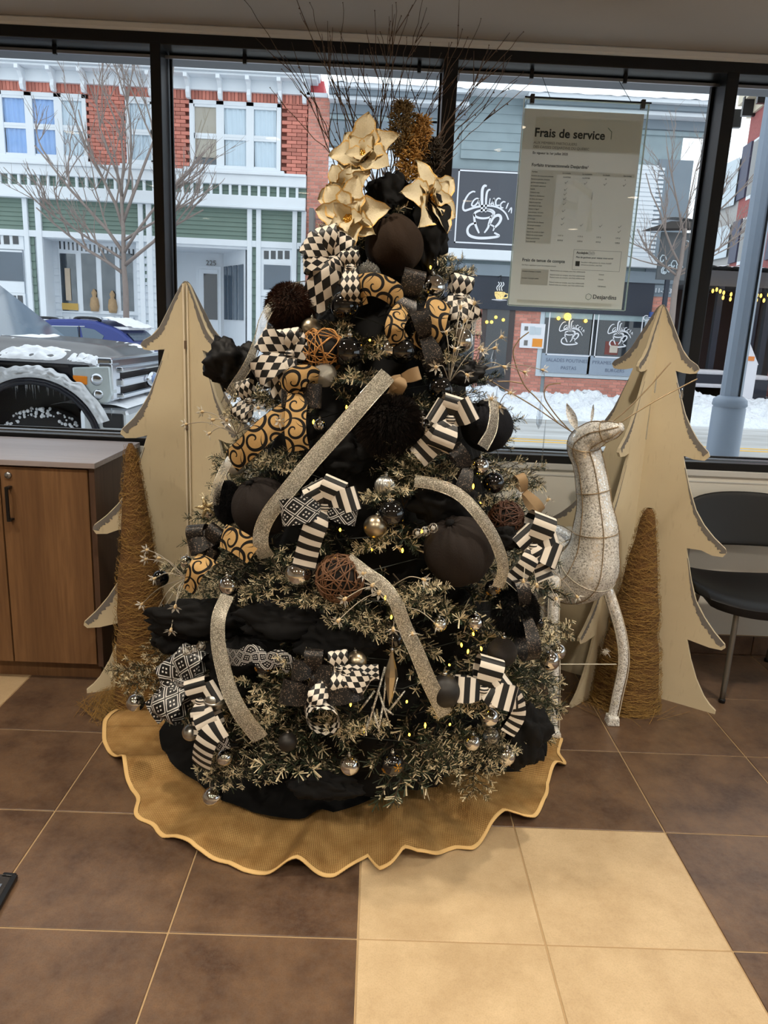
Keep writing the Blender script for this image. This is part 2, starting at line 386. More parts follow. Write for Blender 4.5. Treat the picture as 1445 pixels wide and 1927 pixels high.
# coir cones
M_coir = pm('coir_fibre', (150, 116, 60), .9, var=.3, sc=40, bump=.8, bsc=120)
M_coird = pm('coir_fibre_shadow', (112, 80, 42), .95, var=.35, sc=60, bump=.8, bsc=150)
def coir(c, h, r0, rt, label, seed, lean, wild):
    t = thing('coir_cone', label, 'cone', c, 'coir cone trees'); rnd = random.Random(seed); c = Vector(c)
    rad = lambda s: (r0*(1-s)**.85+rt*s)*(1+.10*noise.noise(Vector((s*9, seed, 0))))
    ctr = lambda s: c+Vector((lean[0]*s, lean[1]*s, h*s))
    def fn(u, v):
        a = 2*PI*u; k = rad(v)*(1+.07*noise.noise(Vector((math.cos(a)*2, math.sin(a)*2, v*9+seed))))
        if v >= .999: k *= .6
        return ctr(v)+Vector((math.cos(a)*k, math.sin(a)*k, 0))
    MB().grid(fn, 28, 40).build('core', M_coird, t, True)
    f = MB()
    for i in range(1500):
        s = rnd.random()**1.25*.98; a = rnd.random()*2*PI; da = rnd.uniform(.5, 1.7)*rnd.choice((-1, 1)); ds = rnd.uniform(-.05, .05); out = rnd.uniform(.0, .010); pts = []
        for q in range(6):
            e = q/5; ss = max(0, min(.995, s+ds*e+.02*math.sin(e*PI)*rnd.random())); k = rad(ss)*1.04+.003+out*math.sin(e*PI); aa = a+da*e
            pts.append(ctr(ss)+Vector((math.cos(aa)*k, math.sin(aa)*k, 0)))
        f.ribbon(pts, rnd.uniform(.0008, .0018), nrm=Vector((math.cos(a), math.sin(a), .3)))
    for i in range(wild):
        a = rnd.uniform(PI*.75, PI*1.8); L = rnd.uniform(.04, .17); z0 = rnd.uniform(.004, .05); k = r0*rnd.uniform(.8, 1.0); pts = []
        for q in range(6):
            e = q/5; aa = a+.5*e*rnd.choice((-1, 1)); pts.append(c+Vector((math.cos(aa)*(k+L*e), math.sin(aa)*(k+L*e)*.8, max(.003, z0*(1-e)+.02*math.sin(e*3)*rnd.random()))))
        f.ribbon(pts, .0016, nrm=(0, 0, 1))
    f.build('fibre', M_coir, t, kind='stuff')
    return t
coir((-.87, 2.72, 0), 1.04, .125, .013, 'tall shaggy brown coir cone in front of the left wooden tree and cabinet', 3, (-.055, .08), 220)
coir((1.112, 2.90, 0), .858, .142, .016, 'shorter brown coir cone standing in front of the right wooden tree', 8, (-.012, -.03), 30)
# chair
M_leath = pm('black_vinyl', (22, 22, 24), .42, var=.2, bump=.1, bsc=300, spec=.5)
M_plas = pm('black_plastic', (17, 17, 18), .5, var=.15)
M_tube = pm('grey_chair_tube', (128, 124, 118), .38, .8, var=.06)
ch = thing('chair', 'black vinyl waiting chair with grey tube legs beside the right wooden tree', 'chair', (1.8, 3.1, 0))
def seatfn(u, v):
    x = 1.425+.62*u; e = 2*u-1; fr_ = 2.90+.10*abs(e)**2.2+(.05 if abs(e) > .9 else 0); y = fr_+(3.30-fr_)*v; z = .475-.03*math.sin(PI*v)*(1-e*e*.6)-.05*(1-v)**6+.03*abs(e)**3
    return Vector((x, y, z))
m = MB().grid(seatfn, 20, 14); o = m.build('seat', M_leath, ch, True); so = o.modifiers.new('s', 'SOLIDIFY'); so.thickness = .045; so.offset = -1; bv = o.modifiers.new('b', 'BEVEL'); bv.width = .016; bv.segments = 3
def backfn(u, v):
    e = 2*u-1; x = 1.735+.31*e; top = .842-.05*abs(e)**2.5-.035*abs(e)**8; z = .60+(top-.60)*v+.05*abs(e)**6*(1-v); y = 3.27+.05*(1-e*e)+.07*v
    return Vector((x, y, z))
o = MB().grid(backfn, 20, 10).build('backrest', M_plas, ch, True); so = o.modifiers.new('s', 'SOLIDIFY'); so.thickness = .022; bv = o.modifiers.new('b', 'BEVEL'); bv.width = .008; bv.segments = 2
for (x, y, tx, ty) in ((1.545, 2.925, 1.575, 2.98), (1.92, 2.925, 1.90, 2.98), (1.50, 3.37, 1.53, 3.26), (1.97, 3.37, 1.94, 3.26)):
    l = MB().tube(spline([(x, y, .012), (tx, ty, .38), (tx, ty+.02, .415), (tx, ty+.08, .425)], 6), .012, 10).build('leg', M_tube, ch, True)
    MB().lathe([(.014, 0), (.014, .014), (.012, .018)], (x, y, .0), 12).build('foot', M_black, l, True)
for s in (1.47, 2.0):
    MB().tube(spline([(s+.02, 3.24, .44), (s, 3.30, .50), (s, 3.31, .62), (s, 3.35, .70)], 5), .011, 8).build('back_support', M_tube, ch, True)
MB().bar((1.57, 3.06, .424), (1.91, 3.06, .424), .02, .02).bar((1.57, 3.2, .424), (1.91, 3.2, .424), .02, .02).build('seat_frame', M_tube, ch)
# mat corner at the left edge of the floor
q = [FL(-60, 1640), FL(6, 1653), FL(33, 1655), FL(0, 1712), FL(-30, 1770), FL(-90, 1770)]
mt = thing('floor_mat', 'dark entrance mat corner with a raised metal edge at the left of the floor', 'mat', (-.9, 1.7, 0))
MB().prism([(p.x, p.y) for p in q], .0005, .012, lambda a, b, d: Vector((a, b, d))).build('mat', pm('dark_mat', (46, 44, 46), .9, bump=.5, bsc=300), mt)
MB().bar(q[1]+Vector((0, 0, .01)), q[2]+Vector((-.004, 0, .01)), .012, .012).bar(q[2]+Vector((-.006, 0, .01)), q[4]+Vector((-.006, 0, .01)), .016, .012).build('metal_edge', M_black, mt, bevel=.002)
MB().bar(FL(2, 1672)+Vector((0, 0, .013)), FL(-40, 1745)+Vector((0, 0, .013)), .008, .004).build('silver_strip', M_silver, mt)
# hanging poster
def paper(name, c, tf=.3):
    n = N(name); col = n.mix(n.noise(4), lin(tuple(x*.98 for x in c)), lin(c)); d = n.new('BsdfDiffuse'); t = n.new('BsdfTranslucent'); mx = n.new('MixShader'); mx.inputs[0].default_value = tf
    n.t.links.new(col, d.inputs[0]); n.t.links.new(col, t.inputs[0]); n.t.links.new(d.outputs[0], mx.inputs[1]); n.t.links.new(t.outputs[0], mx.inputs[2]); n.t.links.new(mx.outputs[0], n.out.inputs[0]); return n.m
M_card = paper('poster_card', (246, 244, 238)); M_cardd = paper('poster_grey_panel', (238, 236, 230), .8)
M_ink = pm('poster_ink', (34, 44, 44), .6, var=.05); M_inkl = pm('poster_grey_ink', (120, 120, 118), .6, var=.05); M_inkg = pm('poster_green_ink', (20, 90, 66), .6)
M_acry = glassmat('clear_acrylic', (.97, .985, .98, 1), .05)
px0, px1, pz0, pz1, PY = .545, 1.043, 1.625, 2.428, 3.30
po = thing('hanging_poster', 'bilingual-free grey fee table poster in a clear acrylic sleeve hung in the window', 'poster', ((px0+px1)/2, PY, pz1))
po['label'] = 'grey printed fee table poster in a clear acrylic sleeve hanging in the window'
MB().add([(px0, PY, pz0+.003), (px1-.012, PY, pz0+.003), (px1-.012, PY, pz1-.036), (px0, PY, pz1-.036)], [(0, 1, 2, 3)]).build('sheet', M_card, po)
MB().bx(px0-.004, px1+.002, PY-.006, PY-.003, pz0, pz1).bx(px0-.004, px1+.002, PY+.004, PY+.007, pz0, pz1).build('sleeve', M_acry, po)
ed = MB()
for x in (px0-.005, px1+.001): ed.bx(x, x+.0025, PY-.006, PY+.007, pz0, pz1)
ed.bx(px0, px1, PY-.006, PY+.007, pz0-.002, pz0+.001).bx(px0, px1, PY-.006, PY+.007, pz1-.001, pz1+.0015); ed.build('sleeve_edge', pm('pale_green_acrylic_edge', (190, 215, 208), .2), po)
MB().tube([(px0-.002, PY, pz1+.006), (px1+.012, PY, pz1+.006)], .003, 8).build('rod', M_black, po, True)
for x in (px0+.028, px1-.022): MB().bx(x-.008, x+.008, PY-.011, PY+.011, pz1-.018, pz1+.016).build('clip', pm('dark_clip', (52, 50, 50), .5), po, bevel=.002)
for x in (px0+.10, px1-.07): MB().tube([(x, PY, pz1+.006), (x, WY+.06, 2.572)], .0012, 5).build('hanging_wire', M_black, po)
yF = PY-.0008
def tx(s, x, z, size, m=M_ink, off=0, al='LEFT', sx=1): return text(s, 'lettering', m, po, (px0+x, yF, pz0+z), size, off=off, align=al, ext=.0004, sx=sx)
def rc(x0, x1, z0, z1, m=M_cardd, nm='printed_panel', y=.0004): return MB().add([(px0+x0, PY-y, pz0+z0), (px0+x1, PY-y, pz0+z0), (px0+x1, PY-y, pz0+z1), (px0+x0, PY-y, pz0+z1)], [(0, 1, 2, 3)]).build(nm, m, po)
rc(.0, .486, .615, .765, M_cardd); rc(.048, .48, .62, .74, paper('poster_title_panel', (244, 242, 236), .85), y=.0006)
tx('Frais de service', .048, .665, .046, off=.0011); tx('AUX MEMBRES PARTICULIERS', .048, .638, .0135, M_inkl); tx('DES CAISSES DESJARDINS DU QUÉBEC', .048, .622, .0135, M_inkl)
tx('En vigueur le 1er juillet 2025', .048, .600, .0125, off=.0002)
MB().bar((px0+.345, yF, pz0+.710), (px0+.362, yF, pz0+.695), .001, .004, (0, 1, 0)).bar((px0+.362, yF, pz0+.697), (px0+.362, yF, pz0+.668), .001, .004, (0, 1, 0)).build('logo_mark', M_inkg, po)
tx('Forfaits transactionnels Desjardins¹', .048, .553, .0165, off=.0003)
rc(.048, .478, .526, .541); rc(.048, .155, .255, .526)
for i, w in enumerate(('Forfaits', 'Le complet', 'Le modulable', 'Le simple', 'Sans forfait')):
    tx(w, (.052, .178, .26, .345, .43)[i], .530, .0075, M_ink)
z = .515
for i, w in enumerate(('Nombre de transactions incluses', 'Retrait au guichet, virement', 'guichet automatique et', 'au comptoir, paiement', 'Intérêt', 'Chèques visés', 'Retrait au distributeur', 'de billets de réseau²', 'Relevés imprimés', 'de chèques en ligne', 'Relevé en ligne³', 'automatique, virement', 'Interac international', 'à l étranger', 'Commandes de chèques', 'de marque standard', 'Virements', 'Relevé de compte en ligne', 'Relevé de compte papier', 'Relevé grand format', 'Frais mensuels')):
    tx(w, .051, z-.0128*i, .0068, M_ink)
ckz = [.497, .470, .452, .434, .414, .387, .357, .335]
M_chk = M_ink
def chk(x, z):
    return MB().bar((px0+x-.005, yF, pz0+z+.001), (px0+x-.001, yF, pz0+z-.004), .0008, .0022, (0, 1, 0)).bar((px0+x-.0015, yF, pz0+z-.004), (px0+x+.007, yF, pz0+z+.006), .0008, .0022, (0, 1, 0)).build('check_mark', M_chk, po)
for zz in ckz: chk(.196, zz)
for x in (.276, .357, .437): chk(x, ckz[0]-.001*0); chk(x, ckz[7])
chk(.437, .316)
for x, w in ((.182, 'ILLIMITÉES'), (.262, 'ILLIMITÉES'), (.355, '20'), (.437, '0')): tx(w, x, .515, .0068)
for x, a, b_ in ((.182, '16,95 $', '22,95 $'), (.265, '11,95 $', '14,95 $'), (.345, '5,95 $', '8,95 $'), (.426, '2,95 $', '0,00 $')): tx(a, x, .288, .0075, M_inkl); tx(b_, x, .269, .0075)
box = MB(); bx0, bx1, bz0, bz1 = .256, .458, .157, .238
for a in ((bx0, bx1, bz0, bz0+.001), (bx0, bx1, bz1-.001, bz1), (bx0, bx0+.001, bz0, bz1), (bx1-.001, bx1, bz0, bz1)): box.bx(px0+a[0], px0+a[1], PY-.0006, PY, pz0+a[2], pz0+a[3])
box.build('box_outline', M_inkl, po)
tx('AccèsJobᴹᴰ', .268, .222, .013, off=.0003); tx('Plus de guichets pour mieux vous servir', .268, .205, .0098, off=.0001); rc(.268, .286, .172, .192, M_ink, 'small_photo', .0008)
tx('Accédez à 500 guichets du réseau AccèsD', .292, .186, .0075, M_inkl); tx('partout au Québec, sans frais', .292, .176, .0075, M_inkl)
tx('Frais de tenue de compte', .042, .182, .0175, off=.0003); tx('Ces frais s appliquent pour les comptes suivants', .042, .165, .0075, M_inkl)
rc(.042, .158, .088, .152, paper('poster_mid_grey', (226, 223, 217), .75)); tx('Compte d épargne à intérêt', .046, .140, .007); tx('Compte d épargne stable', .046, .112, .007)
for i in range(5): tx('Relevé inclus au compte, sans frais additionnels', .165, (.147, .130, .120, .100, .090)[i], .0078, M_inkl)
for z_, w in ((.140, 'Gratuit'), (.120, 'Gratuit'), (.092, '2,00 $/mois')): tx(w, .372, z_, .0075)
def hexa(cx, cz, r, w):
    m = MB(); p = [(cx+r*math.sin(i*PI/3), cz+r*math.cos(i*PI/3)) for i in range(6)]
    for i in range(6): m.bar((p[i][0], yF, p[i][1]), (p[(i+1) % 6][0], yF, p[(i+1) % 6][1]), .001, w, (0, 1, 0))
    return m
hexa(px0+.338, pz0+.050, .013, .003).build('logo_mark', M_inkg, po); tx('Desjardins', .356, .043, .024, off=.0003)
rc(.034, .44, .012, .026, M_cardd)
hx = MB(); y = PY-.0003; w_ = .015
for a, b_ in (((.23, .50), (.31, .45)), ((.31, .45), (.31, .31)), ((.165, .37), (.20, .42)), ((.20, .42), (.255, .40))): hx.add([(px0+a[0], y, pz0+a[1]-w_), (px0+b_[0]+(w_ if a[0] == b_[0] else 0), y, pz0+b_[1]-(0 if a[0] == b_[0] else w_)), (px0+b_[0]-(w_ if a[0] == b_[0] else 0), y, pz0+b_[1]+(0 if a[0] == b_[0] else w_)), (px0+a[0], y, pz0+a[1]+w_)], [(0, 1, 2, 3)])
hx.build('watermark_shape', paper('poster_watermark', (253, 252, 248), .92), po)
# ================================================================= OUTSIDE
GZ = -.30; FY = 21.0
M_asph = N('slushy_road'); _f = M_asph.ramp(M_asph.noise(.9, 6, M_asph.scale(M_asph.obj(), (.25, 1.6, 1)), .6), .35, .65)
M_asph.col(M_asph.mix(_f, lin((150, 150, 146)), lin((206, 208, 208)))); M_asph.set(.6); M_asph = M_asph.m
M_snow = pm('snow', (240, 243, 248), .7, var=.05, sc=2, bump=.6, bsc=5, bd=.08)
M_snowd = pm('trampled_snow', (214, 218, 224), .75, var=.12, sc=3, bump=.5, bsc=6, bd=.06)
M_snowb = pm('ploughed_snow', (232, 236, 242), .75, var=.12, sc=3.5, bump=.8, bsc=9, bd=.12, det=6)
M_conc = pm('grey_concrete', (120, 118, 116), .8, var=.1, sc=3)
struct(MB().bx(-30, 40, 3.7, 17.2, GZ-.3, GZ).build('street', M_asph))
struct(MB().bx(-30, 40, 3.63, 4.6, GZ, GZ+.12).build('pavement', M_snowd))
struct(MB().bx(-30, 40, 17.2, 60, GZ-.3, GZ+.1).build('pavement_far', M_snowd))
struct(MB().bx(-30, 40, 12.95, 13.07, GZ, GZ+.004).bx(-30, 40, 13.25, 13.37, GZ, GZ+.004).build('road_line', pm('yellow_road_paint', (226, 180, 84), .7, var=.2, sc=2)))
def bankfn(u, v):
    x = -16+40*u; y = 16.7+3.3*v; e = math.sin(PI*min(1, v*1.05))**.6 if v < 1 else 0
    h = (.48+.2*noise.noise(Vector((x*.45, 3, 0))))*e+.22*noise.noise(Vector((x*1.6, y*1.6, 1)))*e+.12*noise.noise(Vector((x*4, y*4, 2)))*e+.05*noise.noise(Vector((x*9, y*9, 5)))*e+(.16*abs(noise.noise(Vector((x*5.5, y*5.5, 8))))+.08*abs(noise.noise(Vector((x*14, y*14, 2)))))*e-.05*e
    return Vector((x, y, GZ-.02+max(0, h)))
bank = MB().grid(bankfn, 640, 56).build('snow_bank', M_snowb, None, True); tag(bank, 'long lumpy white snow bank along the far side of the street', 'snow', kind='stuff')
# canopy over this building's front
can = thing('canopy', 'grey metal canopy edge above the window on the outside', 'canopy', (0, 4.0, 2.6))
M_can = pm('grey_soffit_paint', (118, 122, 130), .6, var=.05, sc=2)
cz = P(100, 114, 4.4).z
MB().bx(-8, 8, 3.63, 4.4, cz, cz+.25).build('fascia', M_can, can)

M_white = pm('white_painted_wood', (226, 232, 238), .6, var=.05, sc=2.5)
M_whited = pm('white_siding', (222, 228, 234), .6, var=.06, sc=2)
M_green = pm('sage_green_clapboard', (112, 132, 122), .65, var=.12, sc=2)
M_mort = pm('brick_mortar', (150, 100, 88), .85, var=.1)
M_mortl = pm('pale_brick_mortar', (206, 176, 164), .85, var=.1)
def brickmat(name, c):
    n = N(name); g = n.new('NewGeometry'); r = g.outputs['Random Per Island']; c = lin(c)
    n.col(n.mix(r, tuple(x*.72 for x in c[:3])+(1,), tuple(min(1, x*1.15) for x in c[:3])+(1,))); n.set(.8); n.bump(n.noise(25, 3), .2, .01); return n.m
M_brick = brickmat('red_brick', (204, 128, 112)); M_brick2 = brickmat('orange_red_brick', (206, 138, 122))
M_pane = pm('dark_window_glass', (78, 92, 106), .08, var=.3, sc=.8, spec=.8)
M_paned = pm('shop_window_glass', (44, 50, 56), .06, var=.35, sc=1.2, spec=.8)
M_curt = pm('pale_curtain', (226, 234, 240), .8, var=.05, sc=6)
M_curtb = pm('blue_curtain', (160, 192, 238), .8, var=.12, sc=6)
M_beigeb = pm('beige_blind', (196, 178, 156), .8, var=.08)
M_grey = pm('weathered_grey_siding', (150, 166, 172), .8, var=.2, sc=2.2, det=6)
M_greyd = pm('blue_grey_paint', (128, 140, 150), .7, var=.1, sc=2)
M_navy = pm('navy_awning', (50, 56, 68), .7, var=.1, sc=2)
def R2(l, t, r, b, Y=None):
    """photo corners (top-left, bottom-right) of a rectangle on the facade plane -> x0, x1, z0, z1"""
    a = P(l, t, Y or FY); c = P(r, b, Y or FY); return a.x, c.x, c.z, a.z
def FB(nm, mat, parent, l, t, r, b, d0=-.06, d1=0.0, Y=None, bevel=0, mb=None):
    Y = Y or FY; x0, x1, z0, z1 = R2(l, t, r, b, Y); m = (mb or MB()).bx(x0, x1, Y+d0, Y+d1, z0, z1)
    return m.build(nm, mat, parent, bevel=bevel) if nm else m
def brickwork(parent, x0, x1, z0, z1, y, mat, mort, bl=.235, bh=.095, gap=.012, soldier=None, holes=()):
    MB().bx(x0, x1, y+.11, y+.15, z0, z1).build('mortar', mort, parent) if holes else MB().bx(x0, x1, y, y+.06, z0, z1).build('mortar', mort, parent)
    m = MB(); z = z0; r = 0
    while z < z1-.02:
        x = x0-(bl*.5 if r % 2 else 0)
        while x < x1:
            a, b = max(x0, x), min(x1, x+bl-gap)
            if b-a > .03 and not any(h[0] < (a+b)/2 < h[1] and h[2] < z+bh/2 < h[3] for h in holes): m.bx(a, b, y-.012-.004*random.random(), y+(.12 if holes else .01), z, min(z1, z+bh-gap))
            x += bl
        z += bh; r += 1
    if m.f: m.build('brickwork', mat, parent, kind='stuff')
    if soldier:
        m = MB(); x = x0; s0, s1 = soldier
        while x < x1: m.bx(x, min(x1, x+bh-gap), y-.016-.004*random.random(), y+.01, s0, s1); x += bh
        m.build('soldier_course', mat, parent, kind='stuff')
def boards(parent, x0, x1, z0, z1, y, mat, n, nm='clapboard', back=True):
    h = (z1-z0)/n
    for i in range(n):
        m = MB(); za = z0+i*h; vs = [(x0, y-.035, za), (x1, y-.035, za), (x1, y-.008, za+h+.01), (x0, y-.008, za+h+.01), (x0, y+.02, za), (x1, y+.02, za), (x1, y+.02, za+h+.01), (x0, y+.02, za+h+.01)]
        m.add(vs, [(0, 1, 2, 3), (1, 5, 6, 2), (4, 0, 3, 7), (0, 4, 5, 1), (3, 2, 6, 7), (5, 4, 7, 6)]).build(nm, mat, parent)
# ---------------------------------------------------------------- left building
G1 = thing('brick_building', 'red brick building with white cornice over a sage green and white shopfront', 'building', (-5, FY, GZ))
xl = -16.0; x0, x1, z0, z1 = R2(0, 157, 577, 333); zt = P(300, 167, FY).z; zb = P(300, 316, FY).z
win = [R2(0, 170, 167, 306), R2(235, 181, 297, 314), R2(356, 187, 528, 328)]
winh = [(-11.2, win[0][1], win[0][2], win[0][3])]+win[1:]
zs0 = P(300, 183, FY).z
brickwork(G1, xl, x1, zb-.1, zs0, FY, M_brick, M_mort, bl=.26, bh=.092, soldier=(zs0, zt), holes=[(a-.02, b+.02, c-.05, d+.02) for a, b, c, d in winh])
MB().bx(xl, x1+.05, FY+.16, FY+8, P(300, 330, FY).z, zt+.3).bx(xl, x1+.05, FY+1.75, FY+8, GZ, P(300, 331, FY).z).build('building_mass', M_conc, G1)
MB().bx(xl, P(45, 500, FY).x, FY+.06, FY+.1, GZ, P(300, 331, FY).z).build('back_panel', M_whited, G1)
MB().bx(P(465, 500, FY).x, x1, FY+.06, FY+.1, GZ, P(300, 331, FY).z).build('back_panel', M_whited, G1)
MB().bx(xl, x1, FY+.06, FY+.1, P(300, 447, FY).z, P(300, 331, FY).z).build('back_panel', M_whited, G1)
MB().bx(P(45, 500, FY).x, P(79, 500, FY).x, FY+.03, FY+1.7, GZ, P(300, 450, FY).z).build('pier', M_whited, G1)
MB().bx(P(262, 500, FY).x, P(287, 500, FY).x, FY+.03, FY+1.7, GZ, P(300, 450, FY).z).build('pier', M_whited, G1)
zc1 = P(300, 140, FY).z; zc2 = P(300, 128, FY).z
MB().bx(xl, x1+.05, FY-.12, FY+.1, zt, zc1).build('frieze', M_white, G1)
MB().bx(xl, x1+.3, FY-.55, FY+.1, zc1, zc2).bx(xl, x1+.25, FY-.45, FY+.1, zc1-.06, zc1).build('cornice', M_white, G1, bevel=.02)
cs = MB().grid(lambda u, v: Vector((xl+(x1+.3-xl)*u, FY-.56+1.2*v, zc2+.02+.07*math.sin(PI*min(1, v*1.5+.2))+.03*noise.noise(Vector((u*60, v*5, 0))))), 90, 5).build('snow_cap', M_snow, G1, True)
for px in (-70, -12, 45, 102, 159, 231, 284, 354, 414, 468, 526, 572):
    x = P(px+3, 150, FY).x
    b = MB(); b.prism([(0, 0), (-.14, 0), (-.2, .12), (-.16, .25), (-.30, .38), (-.42, .40), (-.42, .50), (0, .50)], -.05, .05, lambda a, c, d: Vector((x+d, FY-.1+a, zc1-.56+c))); b.build('cornice_bracket', M_white, G1, bevel=.012)
def sashwin(parent, rect, cols, zmid, drapes, name='window'):
    a, b, c, d = rect; f = MB(); y = FY
    w = MB().bx(a, b, y-.03, y+.04, d-.10, d).bx(a, a+.11, y-.03, y+.04, c, d).bx(b-.11, b, y-.03, y+.04, c, d).bx(a, b, y-.05, y+.04, c, c+.10)
    for i in range(len(cols)-1):
        xm = (cols[i][1]+cols[i+1][0])/2; w.bx(xm-.10, xm+.10, y-.03, y+.04, c, d)
    w = w.build(name, M_white, parent, bevel=.008)
    for i, (p, q) in enumerate(cols):
        for (za, zb_, yy) in ((zmid, d-.10, y-.012), (c+.08, zmid, y-.004)):
            MB().bx(p-.04, q+.04, yy, yy+.03, za, za+.07).bx(p-.04, q+.04, yy, yy+.03, zb_-.06, zb_).bx(p-.045, p+.01, yy, yy+.03, za, zb_).bx(q-.01, q+.045, yy, yy+.03, za, zb_).build('sash', M_white, w)
            MB().bx(p, q, yy+.012, yy+.018, za, zb_).build('pane', M_pane if drapes[i] == 'dark' else M_pane2, w)
        dr = drapes[i]
        if dr in ('blue', 'pale'):
            for s in (0, 1):
                xa = p+(q-p)*(.02 if s == 0 else .46); xb = xa+(q-p)*.52
                MB().grid(lambda u, v: Vector((xa+(xb-xa)*u+.02*math.sin(v*3+i), y+.05+.015*math.sin(u*13+i), c+.1+(d-c-.2)*v)), 40, 4).build('curtain', M_curtb if dr == 'blue' else M_curt, w, True)
        elif dr == 'blind': MB().bx(p, q, y+.03, y+.036, zmid-.5, d-.1).build('blind', M_beigeb, w)
        MB().bx(p-.03, q+.03, y+.10, y+.105, c, d).build('dark_room', M_paned, w)
M_pane2 = glassmat('clear_pane', (.95, .98, 1, 1), .08)
def cols_of(ps, yy): return [(P(a, yy, FY).x, P(b, yy, FY).x) for a, b in ps]
sashwin(G1, (-11.05, win[0][1], win[0][2], win[0][3]), cols_of([(-50, -6), (6, 50), (62, 105), (117, 160)], 235), P(80, 239, FY).z, ['pale', 'blue', 'blue', 'pale'])
sashwin(G1, win[1], cols_of([(244, 284)], 245), P(262, 249, FY).z, ['pale'])
sashwin(G1, win[2], cols_of([(366, 408), (421, 464), (477, 521)], 255), P(440, 259, FY).z, ['blind', 'pale', 'pale'])
# sills and fascia bands (z from photo at x=300)
Z = lambda py, px=300: P(px, py, FY).z
for (l, r_) in ((-90, 178), (229, 300), (348, 536)): MB().bx(P(l, 300, FY).x, P(r_, 320, FY).x, FY-.18, FY+.02, Z(323), Z(313)).build('window_sill', M_white, G1, bevel=.01)
for (t, b_, d) in ((322, 342, -.16), (362, 381, -.20), (381, 386, -.24), (318, 323, -.22)): MB().bx(xl, x1, FY+d, FY+.05, Z(b_), Z(t)).build('fascia_board', M_white, G1, bevel=.012)
boards(G1, xl, x1, Z(362), Z(342), FY, M_green, 2)
sx = P(3, 340, FY).x; dx = P(21.0, 340, FY).x-sx
x = sx-dx*8
while x < x1-.05: MB().bx(x-.035, x+.035, FY-.12, FY-.03, Z(363), Z(341)).build('baluster', M_white, G1, bevel=.008); x += dx
zg1, zg0 = Z(386), Z(445)
for l, r_ in ((-90, 46), (53, 69), (78, 262), (269, 277), (285, 467), (474, 484), (491, 552), (559, 569)):
    boards(G1, xl if l < -50 else P(l, 410, FY).x, P(r_, 410, FY).x, zg0, zg1, FY, M_green, 7)
MB().bx(xl, x1, FY-.08, FY+.05, Z(457), Z(445)).build('lower_beam', M_white, G1, bevel=.008)
for l, r_ in ((45, 54), (68, 79), (261, 270), (276, 286), (466, 475), (483, 492), (551, 560), (568, 577)):
    xa = P(l, 400, FY).x; xb = P(r_, 400, FY).x; MB().bx(xa, xb, FY-.10, FY+.02, GZ+.1, zg1).build('post', M_white, G1, bevel=.01)
for l, r_ in ((54, 68), (270, 276), (475, 483), (560, 568)): boards(G1, P(l, 500, FY).x, P(r_, 500, FY).x, GZ+.1, Z(457), FY, M_green, 18)
# bay A: transom, shop pane, door with nine lites
wA = FB('window', M_white, G1, -80, 436, 46, 470, -.02, .05)
for i in range(7):
    l = -78+i*17; FB('pane', M_paned, wA, l, 441, l+12, 460, -.03, -.015)
wA2 = FB('window', M_white, G1, -80, 466, 47, 552, -.02, .05); FB('pane', M_pane, wA2, -70, 470, 46, 530, -.03, -.015)
dA = FB('shop_door', M_white, G1, -6, 550, 56, 668, -.04, .05)
for i in range(3):
    for j in range(3): FB('lite', M_paned, dA, 10+i*12.3, 556+j*21, 20.5+i*12.3, 575+j*21, -.055, -.03)
# bay B: recessed shopfront with four panes
RY = FY+.75
def side_wall(px, y0, y1, mat, top=457): 
    x = P(px, 500, FY).x; return MB().bx(x-.03, x+.03, y0, y1, GZ+.1, Z(top)).build('side_wall', mat, G1)
MB().bx(P(79, 500, FY).x, P(262, 500, FY).x, FY, RY, Z(458), Z(452)).build('soffit', M_whited, G1)
boards(G1, P(78, 500, RY).x-.2, P(113, 500, RY).x, GZ+.1, Z(456), RY, M_whited, 20)
boards(G1, P(258, 500, FY).x, P(300, 500, FY).x, GZ+.1, Z(457), FY-.01, M_whited, 20)
MB().bx(P(79, 500, RY).x-.3, P(270, 500, RY).x, RY, RY+.05, GZ, Z(450)).build('recess_wall', M_whited, G1)
wB = FB('window', M_white, G1, 110, 448, 262, 594, -.06, .0, RY)
for i in range(18): FB('slot', M_paned, wB, 113+i*8.1, 454+i*.9, 116.5+i*8.1, 469+i*.8, -.07, -.05, RY)
for l, r_ in ((114, 149), (154, 186), (191, 221), (226, 254)):
    FB('pane', M_pane2, wB, l, 477, r_, 586, -.08, -.07, RY); FB('dark_room', M_paned, wB, l, 477, r_, 586, -.069, -.05, RY)
for i in range(12): FB('base_slat', M_whited, G1, 112+i*12, 596, 121+i*12, 620, -.08, -.03, RY)
# shop display items
FB('display_board', pm('ochre_card', (196, 160, 84), .7), wB, 119, 570, 150, 584, -.10, -.085, RY); FB('display_panel', M_beigeb, wB, 124, 505, 137, 566, -.10, -.085, RY)
for px_, py_ in ((178, 572), (212, 575)):
    p = P(px_, py_, RY-.12); MB().lathe([(.10, -.2), (.13, -.05), (.10, .15), (.05, .2), (.075, .3), (.02, .4)], p, 14).build('display_figure', pm('straw_figure', (176, 146, 110), .8, var=.2), wB, True)
